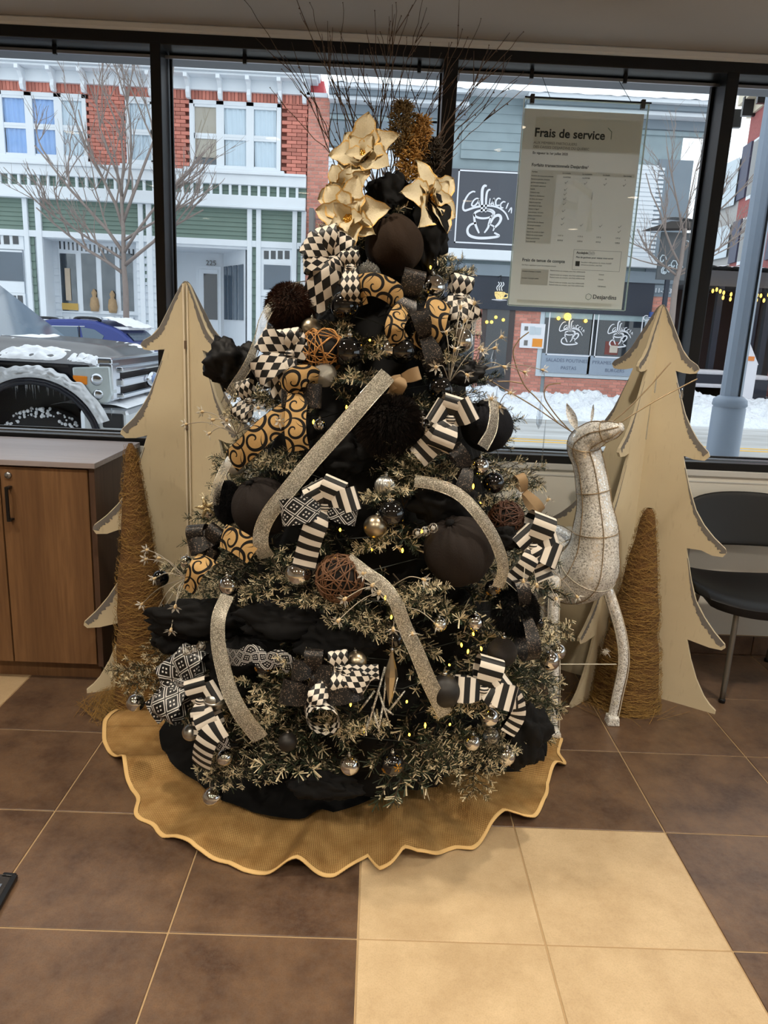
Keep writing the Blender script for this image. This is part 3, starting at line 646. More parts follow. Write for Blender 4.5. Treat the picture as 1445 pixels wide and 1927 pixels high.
# bay C: porch with numbered door
MB().bx(P(286, 500, FY).x, P(466, 500, FY).x, FY, FY+1.6, Z(462), Z(457)).build('porch_ceiling', M_whited, G1)
MB().bx(P(286, 500, FY).x, P(466, 500, FY).x, FY+1.6, FY+1.65, GZ, Z(457)).build('porch_wall', M_whited, G1)
MB().bx(P(286, 500, FY).x, P(466, 500, FY).x, FY-.1, FY+1.6, GZ, GZ+.22).build('porch_floor', M_snowd, G1)
PYY = FY+1.6
dC = FB('shop_door', M_white, G1, 374, 506, 412, 640, -.05, .0, PYY, .01); FB('pane', M_paned, dC, 384, 515, 410, 602, -.065, -.04, PYY)
FB('door_frame', M_white, G1, 369, 500, 417, 640, -.03, .0, PYY)
p = P(390, 499, PYY-.05); text('225', 'house_number', M_conc, G1, (p.x-.04, p.y, p.z), .20, ext=.01)
xa = P(421, 560, FY+1.5).x; xb = P(462, 560, FY+.05).x
def sidefn(u, z): return Vector((xa+(xb-xa)*u, FY+1.5+(-1.45)*u, z))
m = MB(); a_, b_ = sidefn(0, 0), sidefn(1, 0); m.add([a_+Vector((0, 0, GZ)), b_+Vector((0, 0, GZ)), b_+Vector((0, 0, Z(457))), a_+Vector((0, 0, Z(457))), a_+Vector((.05, .05, GZ)), b_+Vector((.05, .05, GZ)), b_+Vector((.05, .05, Z(457))), a_+Vector((.05, .05, Z(457)))], [(0, 1, 2, 3), (5, 4, 7, 6), (3, 2, 6, 7)])
sw = m.build('angled_wall', M_whited, G1)
za, zb_ = P(440, 602, FY+.8).z, P(440, 500, FY+.8).z
for u0, u1 in ((.06, .2), (.26, .42), (.48, .66), (.72, .92)):
    q = [sidefn(u0, za), sidefn(u1, za), sidefn(u1, zb_), sidefn(u0, zb_)]; off = Vector((-.03, -.012, 0)); MB().add([v+off for v in q]+[v+off*.2 for v in q], [(0, 1, 2, 3), (3, 2, 6, 7), (0, 3, 7, 4), (1, 0, 4, 5), (2, 1, 5, 6)]).build('pane', M_pane, sw)
# bay E
wE = FB('window', M_white, G1, 491, 462, 552, 560, -.03, .04)
for i in range(4): FB('transom_pane', M_paned, wE, 497+i*13, 472, 506+i*13, 488, -.04, -.02)
FB('pane', M_pane, wE, 497, 498, 546, 547, -.045, -.02)
boards(G1, P(491, 600, FY).x, P(552, 600, FY).x, GZ+.1, Z(560, 520), FY, M_whited, 3, 'panel')
FB('lower_pane', M_paned, G1, 503, 604, 545, 628, -.06, -.03)
# pilaster of thin light-jointed brick
bx0, bx1 = P(577, 400, FY).x, P(616, 400, FY).x
brickwork(G1, bx0, bx1, GZ, P(595, 184, FY).z, FY-.03, M_brick2, M_mortl, bl=.205, bh=.087, gap=.02)
FB('pilaster_cap', M_white, G1, 577, 176, 617, 186, -.12, .1)
FB('red_sign_block', pm('faded_red_paint', (214, 92, 96), .7), G1, 583, 147, 608, 175, .2, 1.2)
pp = MB(); a = P(589, 402, FY-.5); pp.tube([(a.x, FY, a.z), (a.x, FY-.6, a.z+.02)], .02, 6); FB('projecting_sign', M_conc, G1, 587, 400, 592, 520, -.8, -.1); FB('sign_bracket', M_conc, G1, 592, 414, 616, 417, -.3, -.25)
# ---------------------------------------------------------------- cafe building
G2 = thing('cafe_building', 'grey cafe building with dark signboard, navy fascia and red brick ground floor', 'building', (5, FY, GZ))
def ZZ(px, py): return P(px, py, FY).z
XA, XB = P(616, 400, FY).x, P(1268, 400, FY).x
MB().bx(XA, XB, FY+.02, FY+7, GZ, ZZ(650, 176)).build('building_mass', M_grey, G2)
xc = P(880, 190, FY).x; xd = P(985, 190, FY).x
for (xa, xb) in ((XA, xc), (P(985, 190, FY).x, P(1330, 230, FY).x)):
    for (t, b_, d, mm) in ((172, 180, -.75, M_white), (180, 190, -.6, M_greyd), (190, 198, -.5, M_white), (198, 216, -.12, M_greyd), (216, 226, -.05, M_grey)):
        MB().bx(xa, xb, FY+d, FY+.1, ZZ(650, b_), ZZ(650, t)).build('cornice_band', mm, G2, bevel=.015)
MB().grid(lambda u, v: Vector((XA+(P(1330, 230, FY).x-XA)*u, FY-.8+2*v, ZZ(650, 172)-.02+.05*min(1, 3*v+.25)+.04*noise.noise(Vector((u*50, v*3, 9))))), 60, 5).build('snow_cap', M_snow, G2, True)
for i in range(7): FB('upper_panel', M_greyd, G2, 622+i*30, 228, 648+i*30, 276, -.05, .03)
boards(G2, XA, P(846, 300, FY).x, ZZ(700, 480), ZZ(700, 283), FY-.02, M_whited, 24)
boards(G2, P(866, 300, FY).x, P(990, 300, FY).x, ZZ(900, 300), ZZ(900, 178), FY-.02, M_grey, 7)
boards(G2, P(1190, 400, FY).x, P(1240, 400, FY).x, ZZ(1225, 492), ZZ(1225, 312), FY-.03, M_whited, 22)
FB('corner_board', M_greyd, G2, 1240, 300, 1270, 560, -.05, .03)
FB('ledge', M_white, G2, 836, 468, 1272, 508, -.3, .02, bevel=.02); FB('fascia_board', M_greyd, G2, 616, 484, 1272, 536, -.15, .02)
FB('awning', M_navy, G2, 616, 505, 1222, 596, -.12, .0, mb=None)
# signboard with the cup emblem
sg = thing('signboard', 'dark square cafe signboard with white cup emblem on the grey building', 'sign', (P(900, 400, FY-.2).x, FY-.2, P(900, 400, FY).z))
SY = FY-.2
sgx0, sgx1 = P(843, 316, SY).x, P(1050, 400, SY).x; sgz1, sgz0 = P(843, 316, SY).z, P(843, 468, SY).z
M_board = pm('charcoal_signboard', (70, 74, 84), .35, var=.06, sc=1.5); M_wp = pm('white_sign_paint', (232, 234, 240), .5, var=.03)
MB().bx(sgx0, sgx1, SY, SY+.08, sgz0, sgz1).build('board', M_board, sg, bevel=.01)
fx0, fz1 = P(863, 319, SY).x, P(863, 319, SY).z; fz0 = P(856, 457, SY).z; fx1 = sgx1-(fx0-sgx0)
fm = MB(); t_ = .035
fm.bx(fx0, fx1, SY-.012, SY, fz1-t_, fz1).bx(fx0, fx1, SY-.012, SY, fz0, fz0+t_).bx(fx0, fx0+t_, SY-.012, SY, fz0, fz1).bx(fx1-t_, fx1, SY-.012, SY, fz0, fz1); fm.build('border', M_wp, sg)
STR = [('C', 28, [(540, 455), (500, 450), (440, 490), (385, 590), (372, 680), (400, 715), (450, 705), (560, 670), (700, 650), (820, 655), (930, 690), (1020, 760), (1070, 850)]),
       ('a', 22, [(610, 560), (570, 545), (520, 580), (500, 640), (540, 650), (590, 600), (610, 550), (605, 610), (620, 645)]), ('l', 38, [(705, 375), (670, 370), (645, 420), (645, 520), (655, 640), (655, 740)]),
       ('l', 28, [(765, 425), (735, 430), (715, 470), (710, 560), (715, 660), (718, 740)]), ('u', 20, [(770, 545), (765, 620), (790, 630), (830, 560), (825, 555), (820, 620), (840, 635)]),
       ('c', 22, [(930, 560), (895, 545), (860, 580), (865, 640), (900, 645), (930, 640)]), ('c', 20, [(1005, 600), (970, 595), (935, 630), (945, 675), (980, 680)]), ('i', 18, [(1050, 610), (1020, 695)]), ('n', 18, [(1060, 740), (1100, 680), (1105, 760)]),
       ('rim', 30, [(690+140*math.cos(a*PI/8), 770+58*math.sin(a*PI/8)) for a in range(17)]), ('rim', 26, [(720, 700), (800, 710), (850, 750), (830, 800)]), ('side', 32, [(540, 760), (570, 900), (640, 1040)]), ('side', 30, [(800, 800), (780, 900), (770, 960), (720, 1035)]),
       ('handle', 38, [(800, 900), (850, 810), (920, 785), (955, 830), (930, 900), (865, 965)]), ('handle', 22, [(780, 910), (860, 950), (850, 1010)]), ('saucer', 36, [(590, 890), (500, 920), (460, 990), (490, 1065), (600, 1105), (750, 1110), (900, 1095), (945, 1075), (870, 1035)])]
ex0, ez0 = P(830, 300, SY).x, P(830, 300, SY).z; ppx = (P(1010, 400, SY).x-P(830, 400, SY).x)/180/8.03; slope = .050
def emblem(parent, ox, oz, k, y, mat, nm='emblem_stroke', th=.012):
    for name, w, pts in STR:
        sp = spline([(p[0], 0, p[1]) for p in pts], 5); L = len(sp)
        ww = [w*k*(.45+.65*math.sin(PI*(.12+.76*i/(L-1)))) for i in range(L)]
        pl = [Vector((ox+p.x*k, y-th, oz-p.z*k+p.x*k*slope)) for p in sp]
        o = MB().ribbon(pl, ww, nrm=(0, -1, 0)).build(nm, mat, parent); so = o.modifiers.new('thick', 'SOLIDIFY'); so.thickness = th*.8; so.offset = 0
emblem(sg, ex0, ez0, ppx, SY, M_wp)
# brick ground floor
gz1 = ZZ(900, 540)
for l, r_ in ((893, 909), (958, 1024), (1203, 1252), (616, 700)):
    brickwork(G2, P(l, 640, FY).x, P(r_, 640, FY).x, GZ, ZZ((l+r_)/2, 546 if l != 958 else 575), FY-.02, M_brick2, M_mortl, bl=.225, bh=.085, gap=.016)
brickwork(G2, P(1024, 720, FY).x, P(1203, 720, FY).x, GZ, ZZ(1110, 713), FY-.02, M_brick2, M_mortl, bl=.225, bh=.085, gap=.016)
wn = FB('side_window', M_conc, G2, 700, 560, 893, 720, -.02, .05); FB('pane', M_paned, wn, 720, 575, 885, 712, -.03, -.015)
dr = FB('shop_door', pm('dark_bronze_frame', (70, 62, 62), .5), G2, 909, 560, 957, 732, -.06, .05); FB('pane', M_paned, dr, 917, 580, 948, 712, -.07, -.05)
M_sil = pm('pale_aluminium', (196, 208, 216), .4, var=.05)
w2 = FB('shop_window', M_sil, G2, 1018, 578, 1206, 716, -.05, .05)
a1, b1, c1, d1 = R2(1026, 586, 1106, 704); a2, b2, c2, d2 = R2(1114, 590, 1199, 709)
for (a, b, c, d) in ((a1, b1, c1, d1), (a2, b2, c2, d2)):
    MB().bx(a, b, FY-.075, FY-.055, c, d).build('pane', M_paned, w2)
    MB().bx(a, b, FY-.078, FY-.055, d-.16, d).build('transom_strip', pm('pale_glass_strip', (150, 170, 174), .2), w2)
    MB().bx(a, b, FY-.08, FY-.055, c, c+.52).build('frosted_strip', pm('frosted_vinyl', (150, 164, 180), .5, var=.06), w2)
    fr2 = MB(); u = .62; cxm = (a+b)/2+.05; czm = (c+d)/2+.28
    for q in ((cxm-u, cxm+u, czm+u-.03, czm+u), (cxm-u, cxm+u, czm-u, czm-u+.03), (cxm-u, cxm-u+.03, czm-u, czm+u), (cxm+u-.03, cxm+u, czm-u, czm+u)): fr2.bx(q[0], q[1], FY-.085, FY-.072, q[2], q[3])
    fr2.build('vinyl_border', M_wp, w2)
    emblem(w2, cxm-.62*1.05, czm+.62*1.08, .00092, FY-.08, M_wp, 'vinyl_stroke', .006)
M_vt = pm('grey_vinyl_lettering', (96, 108, 130), .6)
text('SALADES POUTINES', 'vinyl_lettering', M_vt, w2, (a1+.12, FY-.083, c1+.30), .13, ext=.002); text('PASTAS', 'vinyl_lettering', M_vt, w2, (a1+.55, FY-.083, c1+.10), .13, ext=.002)
text('PYRAMES BURGERS', 'vinyl_lettering', M_vt, w2, (a2+.12, FY-.083, c2+.30), .13, ext=.002); text('BURGERS', 'vinyl_lettering', M_vt, w2, (a2+.5, FY-.083, c2+.10), .13, ext=.002)
FB('window_poster', pm('red_poster', (120, 60, 54), .6, var=.3, sc=3), w2, 1138, 642, 1160, 668, -.082, -.06); FB('window_poster', pm('pale_poster', (200, 190, 176), .6, var=.3, sc=4), w2, 1146, 650, 1159, 664, -.09, -.07)
M_bulb = glow('warm_bulb', (255, 205, 90), 3.0)
for px_, py_ in ((1068, 596), (1051, 599), (1102, 604)):
    p = P(px_, py_, FY-.16); MB().ball(p, .05 if px_ != 1068 else .1, 10, 6).build('pendant_bulb', M_bulb, w2, True)
for px_, py_ in ((933, 597), (947, 602), (916, 606), (925, 606)): MB().ball(P(px_, py_, FY-.1), .045, 8, 5).build('pendant_bulb', M_bulb, dr, True)
nb = FB('notice_board', M_wp, G2, 980, 608, 1021, 656, -.09, -.02); FB('orange_notice', pm('orange_paper', (236, 150, 50), .6), nb, 1001, 637, 1018, 653, -.1, -.085)
for q in ((986, 614, 992, 622), (996, 614, 1004, 630), (1006, 616, 1016, 630), (985, 640, 991, 650)): FB('paper_notice', M_conc if q[0] in (986, 985) else M_sil, nb, *q, -.098, -.085)
pl = FB('number_plate', M_greyd, G2, 1220, 536, 1256, 552, -.1, .0); p = P(1225, 548, FY-.11); text('211-213', 'house_number', M_wp, pl, (p.x, p.y, p.z-.03), .17, ext=.004)
bs = FB('blue_sign', pm('blue_sign', (56, 84, 150), .5, var=.2, sc=4), G2, 1207, 588, 1230, 618, -.7, -.6); p = P(1209, 603, FY-.72); text('Café', 'sign_lettering', M_wp, bs, (p.x, p.y, p.z), .2, ext=.004)
# projecting lit cup sign
cs_ = thing('hanging_sign', 'small lit cup sign hanging at the dark cafe entrance', 'sign', P(940, 545, 20.4))
p = P(940, 556, 20.4); M_lit = glow('lit_sign_face', (255, 226, 150), 1.0)
MB().lathe([(.0005, -.12), (.07, -.11), (.13, .0), (.14, .08), (.12, .09)], p, 16).build('cup', M_lit, cs_, True); MB().tube([p+Vector((.13, 0, .05)), p+Vector((.22, 0, .04)), p+Vector((.2, 0, -.05)), p+Vector((.09, 0, -.06))], .02, 6).build('cup_handle', M_lit, cs_, True)
MB().lathe([(.02, -.14), (.2, -.12), (.2, -.105)], p, 16).build('saucer', M_wp, cs_, True)
for s in (-.06, .0, .06): MB().tube(spline([p+Vector((s, 0, .12)), p+Vector((s-.03, 0, .2)), p+Vector((s+.03, 0, .28)), p+Vector((s, 0, .34))], 4), .014, 5).build('steam', M_wp, cs_, True)
MB().tube([p+Vector((0, 0, .34)), p+Vector((0, .0, .5)), p+Vector((0, .5, .5))], .012, 5).build('bracket', M_black, cs_, True)
# snow-capped blade sign on the corner
bl = thing('blade_sign', 'dark snow-capped hanging sign with pale flourishes behind the right wooden tree top', 'sign', P(1280, 470, 19.5))
BYY = 19.5; a, b, c, d = R2(1246, 436, 1288, 528, BYY)
MB().bx(a, b, BYY, BYY+.08, c, d).build('board', pm('dark_slate_sign', (84, 88, 92), .6, var=.2, sc=3), bl)
MB().prism([(a-.45, d+.02), (b+.5, d+.12), (b+.5, d+.25), (a+.1, d+.22)], -.25, .25, lambda x, z, e: Vector((x, BYY+e, z))).build('roof', pm('dark_sign_roof', (62, 58, 56), .7), bl)
MB().grid(lambda u, v: Vector((a-.3+(b-a+.8)*u, BYY-.27+.54*v, d+.2+.12*math.sin(PI*min(1, u+.15)))), 12, 3).build('snow_cap', M_snow, bl, True)
MB().bar((a+.3, BYY+.04, GZ+.05), (a+.3, BYY+.04, c), .1, .1).build('post', M_navy, bl)
rr = random.Random(4)
for i in range(7):
    q = [Vector((a+.05+(b-a-.1)*rr.random(), BYY-.01, c+.1+(d-c-.2)*rr.random())) for _ in range(1)][0]; pts = [q+Vector((.10*math.cos(t*.9)*(1-t/9), 0, .14*math.sin(t*.9)*(1-t/9))) for t in range(8)]
    MB().tube(pts, .016, 5).build('flourish', M_sil, bl, True)
# ---------------------------------------------------------------- far red building, patio, post
G3 = thing('brick_building', 'distant red brick corner building with cream cornice and dark shutters at the right', 'building', (14, 30, GZ))
p0 = P(1372, 500, 33.); p1 = P(1560, 400, 24.); dv = Vector((p1.x-p0.x, p1.y-p0.y, 0)); LN = dv.length; dv.normalize(); nv = Vector((dv.y, -dv.x, 0))
M_far = N('faded_red_brick'); _bt = M_far.new('TexBrick'); _bt.inputs['Scale'].default_value = 4; _bt.inputs['Color1'].default_value = lin((160, 86, 84)); _bt.inputs['Color2'].default_value = lin((148, 76, 76)); _bt.inputs['Mortar'].default_value = lin((168, 110, 104))
M_far.t.links.new(M_far.uv()[0].node.inputs[0].links[0].from_socket, _bt.inputs['Vector']); M_far.col(_bt.outputs['Color']); M_far.set(.85); M_far = M_far.m
fw = lambda s, z, o=0: p0*1.0 + dv*s + nv*o + Vector((0, 0, z-p0.z))
ZR = onplane(1390, 238, p0, nv).z
def fbox(nm, mat, parent, s0, s1, z0, z1, o0, o1):
    vs = [fw(s0, z0, o0), fw(s1, z0, o0), fw(s1, z1, o0), fw(s0, z1, o0), fw(s0, z0, o1), fw(s1, z0, o1), fw(s1, z1, o1), fw(s0, z1, o1)]
    return MB().add(vs, [(0, 1, 2, 3), (5, 4, 7, 6), (4, 0, 3, 7), (1, 5, 6, 2), (3, 2, 6, 7), (0, 4, 5, 1)], uv=[(s0, z0), (s1, z0), (s1, z1), (s0, z1)]*2).build(nm, mat, parent)
fbox('brick_wall', M_far, G3, 0, LN+6, GZ, ZR, 0, -.3)
M_cream = pm('cream_cornice', (208, 198, 176), .7)
fbox('cornice', M_cream, G3, -.3, LN+6, ZR, ZR+.5, .1, -.3); fbox('cornice', M_cream, G3, -.5, LN+6, ZR+.5, ZR+1.1, .45, -.3)
def fpt(px, py): q = onplane(px, py, p0, nv); return (q-p0).dot(dv), q.z
for px_ in (1392, 1416, 1442, 1470):
    s, _ = fpt(px_, 230); fbox('cornice_bracket', M_black, G3, s, s+.2, ZR-.1, ZR+.6, .5, .0)
for (l, t, r_, b_) in ((1402, 277, 1424, 360), (1384, 418, 1404, 488), (1462, 262, 1490, 350), (1455, 405, 1480, 480)):
    s0, z1 = fpt(l, t); s1, z0 = fpt(r_, b_); w = fbox('window', M_white, G3, s0+(s1-s0)*.5, s1, z0-.15, z1, .03, -.02); fbox('pane', M_paned, w, s0+(s1-s0)*.52, s0+(s1-s0)*.8, z0, z1-.1, .05, .0); fbox('shutter', pm('dark_blue_shutter', (70, 74, 96), .6), w, s0, s0+(s1-s0)*.45, z0, z1, .08, .0)
side = P(1330, 400, 36.); sd = Vector((side.x, side.y, 0)); c0 = Vector((p0.x, p0.y, 0))
vs = [sd+Vector((0, 0, GZ)), c0+Vector((0, 0, GZ)), c0+Vector((0, 0, ZR-1.5)), sd+Vector((0, 0, ZR-1.5))]
bk = Vector((.3, .6, 0)); MB().add(vs+[v+bk for v in vs], [(0, 1, 2, 3), (3, 2, 6, 7), (4, 0, 3, 7), (5, 4, 7, 6), (1, 5, 6, 2)]).build('side_wall', pm('grey_stone', (170, 168, 166), .8, var=.1), G3)
for (t, b_) in ((308, 395), (430, 490)):
    u0, u1 = .35, .85; z1 = P(1362, t, 34.5).z; z0 = P(1362, b_, 34.5).z; q0 = sd.lerp(c0, u0); q1 = sd.lerp(c0, u1); o = Vector((-.1, -.25, 0))
    MB().add([q0+o+Vector((0, 0, z0)), q1+o+Vector((0, 0, z0)), q1+o+Vector((0, 0, z1)), q0+o+Vector((0, 0, z1)), q0+Vector((0, 0, z0)), q1+Vector((0, 0, z0)), q1+Vector((0, 0, z1)), q0+Vector((0, 0, z1))], [(0, 1, 2, 3), (3, 2, 6, 7), (4, 0, 3, 7), (1, 5, 6, 2)]).build('side_window', M_sil, G3)
# patio
PT = thing('patio_shelter', 'dark restaurant patio shelter with snow on its roof and yellow string bulbs', 'shelter', (12, 24, GZ))
QY = 24.0; a, b, c, d = R2(1290, 506, 1560, 548, QY)
MB().bx(a, b-.2, QY, QY+2.5, c, d).build('roof_fascia', pm('charcoal_fascia', (92, 94, 98), .7), PT)
MB().grid(lambda u, v: Vector((a+(b-.2-a)*u, QY-.1+2.6*v, d+.03+.14*math.sin(PI*min(1, v*1.4+.25))+.06*noise.noise(Vector((u*30, v*2, 2))))), 60, 5).build('snow_cap', M_snow, PT, True)
MB().bx(a, b-.2, QY+2.5, QY+2.7, GZ, c).build('rear_wall', pm('dark_patio_wall', (70, 56, 54), .8, var=.4, sc=1.2), PT)
rr = random.Random(5)
for px_ in (1315, 1350, 1392, 1420, 1444, 1500): x = P(px_, 600, QY).x; MB().bx(x-.09, x+.09, QY, QY+.18, GZ, c).build('patio_post', M_conc if px_ == 1392 else M_navy, PT)
for k in range(2):
    w = MB(); zz = P(1400, 543+k*9, QY).z; pts = [Vector((a+(b-.4-a)*i/36, QY-.3, zz-.12*math.sin(PI*((i % 8)/8)))) for i in range(37)]; w.tube(pts, .012, 4).build('cable', M_black, PT)
    for i in range(0, 37):
        if rr.random() < .45: continue
        MB().ball(pts[i]-Vector((0, 0, .09)), .055, 8, 5, sc=(.7, .7, 1.2)).build('bulb', M_bulb, PT, True)
for px_, py_, w_, h_ in ((1335, 640, 1.3, .9), (1420, 650, 1.2, .8), (1360, 660, 1.6, .5)):
    q = P(px_, py_, QY-.8); MB().bx(q.x-w_/2, q.x+w_/2, q.y, q.y+.6, GZ, GZ+h_).build('patio_bench', M_navy, PT); MB().bx(q.x-w_/2, q.x+w_/2, q.y-.02, q.y+.62, GZ+h_, GZ+h_+.14).build('bench_snow', M_snow, PT, bevel=.05)
ab = thing('folding_sign', 'leaning white pavement sign with an orange patch behind the lamp post', 'sign', P(1403, 690, 21.))
q = P(1398, 640, 21.); q2 = P(1415, 700, 21.)
MB().prism([(q.x-.1, q.z), (q.x+.15, q.z+.03), (q2.x+.15, q2.z+.2), (q2.x-.35, q2.z+.2)], 0, .06, lambda x, z, e: Vector((x, 21+e, z))).build('board', M_wp, ab); MB().bx(q2.x-.22, q2.x-.0, 20.98, 21, q2.z+.3, q2.z+.42).build('orange_patch', pm('orange_print', (230, 140, 70), .6), ab)
MB().bx(q2.x-.3, q2.x+.12, 20.99, 21.07, GZ+.1, q2.z+.2).build('stand', M_wp, ab)
# lamp post, near
LP = thing('lamp_post', 'blue grey fluted street lamp post on the pavement outside the right window', 'lamp post', (2.75, 5.6, GZ))
a = P(1376, 740, 5.6); bx_ = a.x
M_post = pm('blue_grey_post_paint', (136, 150, 168), .42, var=.05)
zc = P(1374, 757, 5.6).z
MB().lathe([(.078, zc+.03), (.074, zc+1.2), (.068, 4.6)], (bx_, 5.6, 0), 12).build('shaft', M_post, LP)
MB().lathe([(.118, GZ), (.118, zc-.04), (.112, zc-.035), (.125, zc-.02), (.12, zc+.02), (.088, zc+.045), (.078, zc+.05)], (bx_, 5.6, 0), 24).build('base_collar', M_post, LP, True)
MB().bx(bx_+.02, bx_+.032, 5.52, 5.53, zc+.05, 4.6).build('seam', M_black, LP)
# ---------------------------------------------------------------- street trees
M_bark = pm('grey_bark', (140, 128, 122), .9, var=.2, sc=8)
def street_tree(base, hs, label, seed, mainpts, spread=1.0):
    rnd = random.Random(seed); t = thing('street_tree', label, 'tree', base)
    trunk = MB().tube(spline(mainpts, 6), [.085-.05*i/((len(mainpts)-1)*6) for i in range((len(mainpts)-1)*6+1)], 9).build('trunk', M_bark, t, True)
    tw = MB()
    def grow(p, d, L, r, lev):
        pts = [p]; k = 5
        for i in range(k):
            d = (d+Vector((rnd.uniform(-.2, .2), rnd.uniform(-.2, .2), rnd.uniform(-.06, .16)))).normalized(); pts.append(pts[-1]+d*L/k)
        tw_ = MB() if lev == 0 else tw
        tw_.tube(pts, [r*(1-.65*i/k) for i in range(k+1)], 5 if lev < 2 else 4)
        if lev == 0: tw_.build('branch', M_bark, t, True)
        if lev < 3:
            for j in range(4 if lev < 2 else 3):
                q = rnd.uniform(.25, .98); pp = pts[int(q*k)]; dd = (d+Vector((rnd.uniform(-1, 1), rnd.uniform(-.8, .8), rnd.uniform(-.2, .75)))*.75).normalized(); grow(pp, dd, L*rnd.uniform(.4, .68), r*.52, lev+1)
    for (s, ang, L, r) in hs:
        sp = spline(mainpts, 6); p = sp[int(s*(len(sp)-1))]; grow(p, Vector((math.sin(ang), rnd.uniform(-.3, .3), math.cos(ang))).normalized(), L, r, 0)
    tw.build('twigs', M_bark, t, kind='stuff')
b0 = P(236, 640, 19.2)
street_tree((b0.x, 19.2, GZ), [(.45, -1.0, 2.6, .05), (.5, .95, 2.5, .05), (.6, -.75, 3.2, .05), (.62, .6, 3.0, .045), (.75, -.4, 3.2, .045), (.8, .35, 3.4, .045), (.9, -.15, 2.8, .04), (.95, .2, 2.9, .035), (1, 0, 2.6, .03), (.55, -1.2, 2.2, .04), (.7, 1.1, 2.4, .04)], 'bare young street tree in front of the green and white shopfront', 12, [(b0.x, 19.2, GZ), P(237, 560, 19.2), P(233, 500, 19.2), P(232, 430, 19.2), P(228, 370, 19.2)])
b1 = P(1268, 640, 17.8)
street_tree((b1.x, 17.8, GZ), [(.5, -1.1, 1.8, .03), (.6, .9, 1.6, .03), (.7, -.7, 2.2, .03), (.8, .5, 2.2, .03), (.9, -.3, 2.0, .025), (1, .1, 2.2, .02), (.55, 1.3, 1.8, .025), (.62, -1.4, 1.8, .02)], 'bare young street tree beside the hanging sign and right wooden tree', 31, [(b1.x, 17.8, GZ), P(1268, 560, 17.8), P(1280, 500, 17.8), P(1290, 430, 17.8)])
# ---------------------------------------------------------------- SUV
M_suv = pm('blue_car_paint', (48, 62, 128), .25, .2, var=.06, sc=1); M_tire = pm('tyre_rubber', (26, 26, 28), .8); M_chrome = pm('chrome', (200, 204, 210), .12, 1, var=.04)
M_cg = pm('car_glass', (74, 96, 116), .06, var=.15, sc=.8, spec=.8); M_red = pm('red_tail_lamp', (206, 50, 60), .25); M_blk = pm('black_trim', (30, 32, 36), .5)
SYY = 15.4; suv = thing('car', 'blue crossover car with snowy roof parked behind the black pickup', 'car', (-6, 16.2, GZ))
def sp2(px, py): q = P(px, py, SYY); return (q.x, q.z)
xo = [sp2(246, 690), sp2(258, 668), sp2(250, 645), sp2(246, 640), sp2(228, 624), sp2(214, 616), sp2(180, 604), sp2(140, 600), sp2(95, 600), sp2(62, 606), sp2(38, 625), sp2(20, 645)]
hood = [(xo[-1][0]-1.1, xo[-1][1]-.12), (xo[-1][0]-1.45, xo[-1][1]-.4), (xo[-1][0]-1.45, GZ+.3)]
tail = [(xo[0][0]-.05, GZ+.35)]
prof = xo+hood+tail
sm = MB().prism(prof, 0, 1.75, lambda x, z, e: Vector((x, SYY+e, z))); o = sm.build('body', M_suv, suv, bevel=.06)
def sq(nm, mat, pts, y0=-.012, y1=.02): return MB().prism([sp2(*p) for p in pts], y0, y1, lambda x, z, e: Vector((x, SYY+e, z))).build(nm, mat, suv, bevel=.006)
sq('side_window', M_cg, [(90, 613), (93, 643), (150, 644), (146, 614)]); sq('side_window', M_cg, [(60, 615), (52, 640), (80, 642), (85, 614)]); sq('side_window', M_cg, [(152, 615), (158, 645), (190, 646), (196, 632), (178, 620)])
sq('window_trim', M_chrome, [(58, 612), (58, 613.6), (160, 615), (160, 613.4)])
for px_ in (87, 149): sq('pillar', M_blk, [(px_-1, 613), (px_, 644), (px_+2, 644), (px_+1, 613)], -.014)
r0 = MB(); a, b = sp2(62, 604), sp2(118, 604)
for yy in (SYY+.15, SYY+1.6):
    for l in (62, 138):
        q0, q1, q2, q3 = P(l, 604, yy), P(l+8, 598, yy), P(l+40, 599, yy), P(l+52, 604, yy); MB().tube(spline([q0, q1, q2, q3], 5), .03, 6).build('roof_rail', M_blk, suv, True)
MB().grid(lambda u, v: Vector((sp2(176, 604)[0]+(sp2(250, 619)[0]-sp2(176, 604)[0])*u, SYY+.05+1.65*v, sp2(176, 602)[1]+(sp2(250, 619)[1]-sp2(176, 602)[1])*u+.02+.07*math.sin(PI*min(1, u+.2))+.03*noise.noise(Vector((u*6, v*5, 1))))), 16, 10).build('snow', M_snow, suv, True)
tx0 = sp2(246, 640)[0]
MB().prism([(sp2(229, 624)[0], sp2(229, 624)[1]-.02), (sp2(245, 640)[0], sp2(245, 640)[1])], .12, 1.63, lambda x, z, e: Vector((x+.02, SYY+e, z+.02))).build('rear_window', M_cg, suv) if False else None
a = sp2(231, 627); b = sp2(246.5, 641)
MB().add([(a[0]+.03, SYY+.18, a[1]), (b[0]+.03, SYY+.12, b[1]), (b[0]+.03, SYY+1.63, b[1]), (a[0]+.03, SYY+1.57, a[1]), (a[0]-.02, SYY+.18, a[1]-.03), (b[0]-.02, SYY+.12, b[1]-.03), (b[0]-.02, SYY+1.63, b[1]-.03), (a[0]-.02, SYY+1.57, a[1]-.03)], [(0, 1, 2, 3), (4, 0, 3, 7), (1, 5, 6, 2)]).build('rear_window', M_cg, suv)
a = sp2(228, 621); MB().bx(a[0]-.25, a[0]+.12, SYY+.1, SYY+1.65, a[1]+.0, a[1]+.06).build('spoiler', M_snow, suv, bevel=.02)
for yy in (SYY-.02, SYY+1.35): a = sp2(234, 650); b = sp2(259, 657); MB().bx(a[0], b[0]+.0, yy, yy+.42, b[1], a[1]).build('tail_lamp', M_red, suv, bevel=.03)
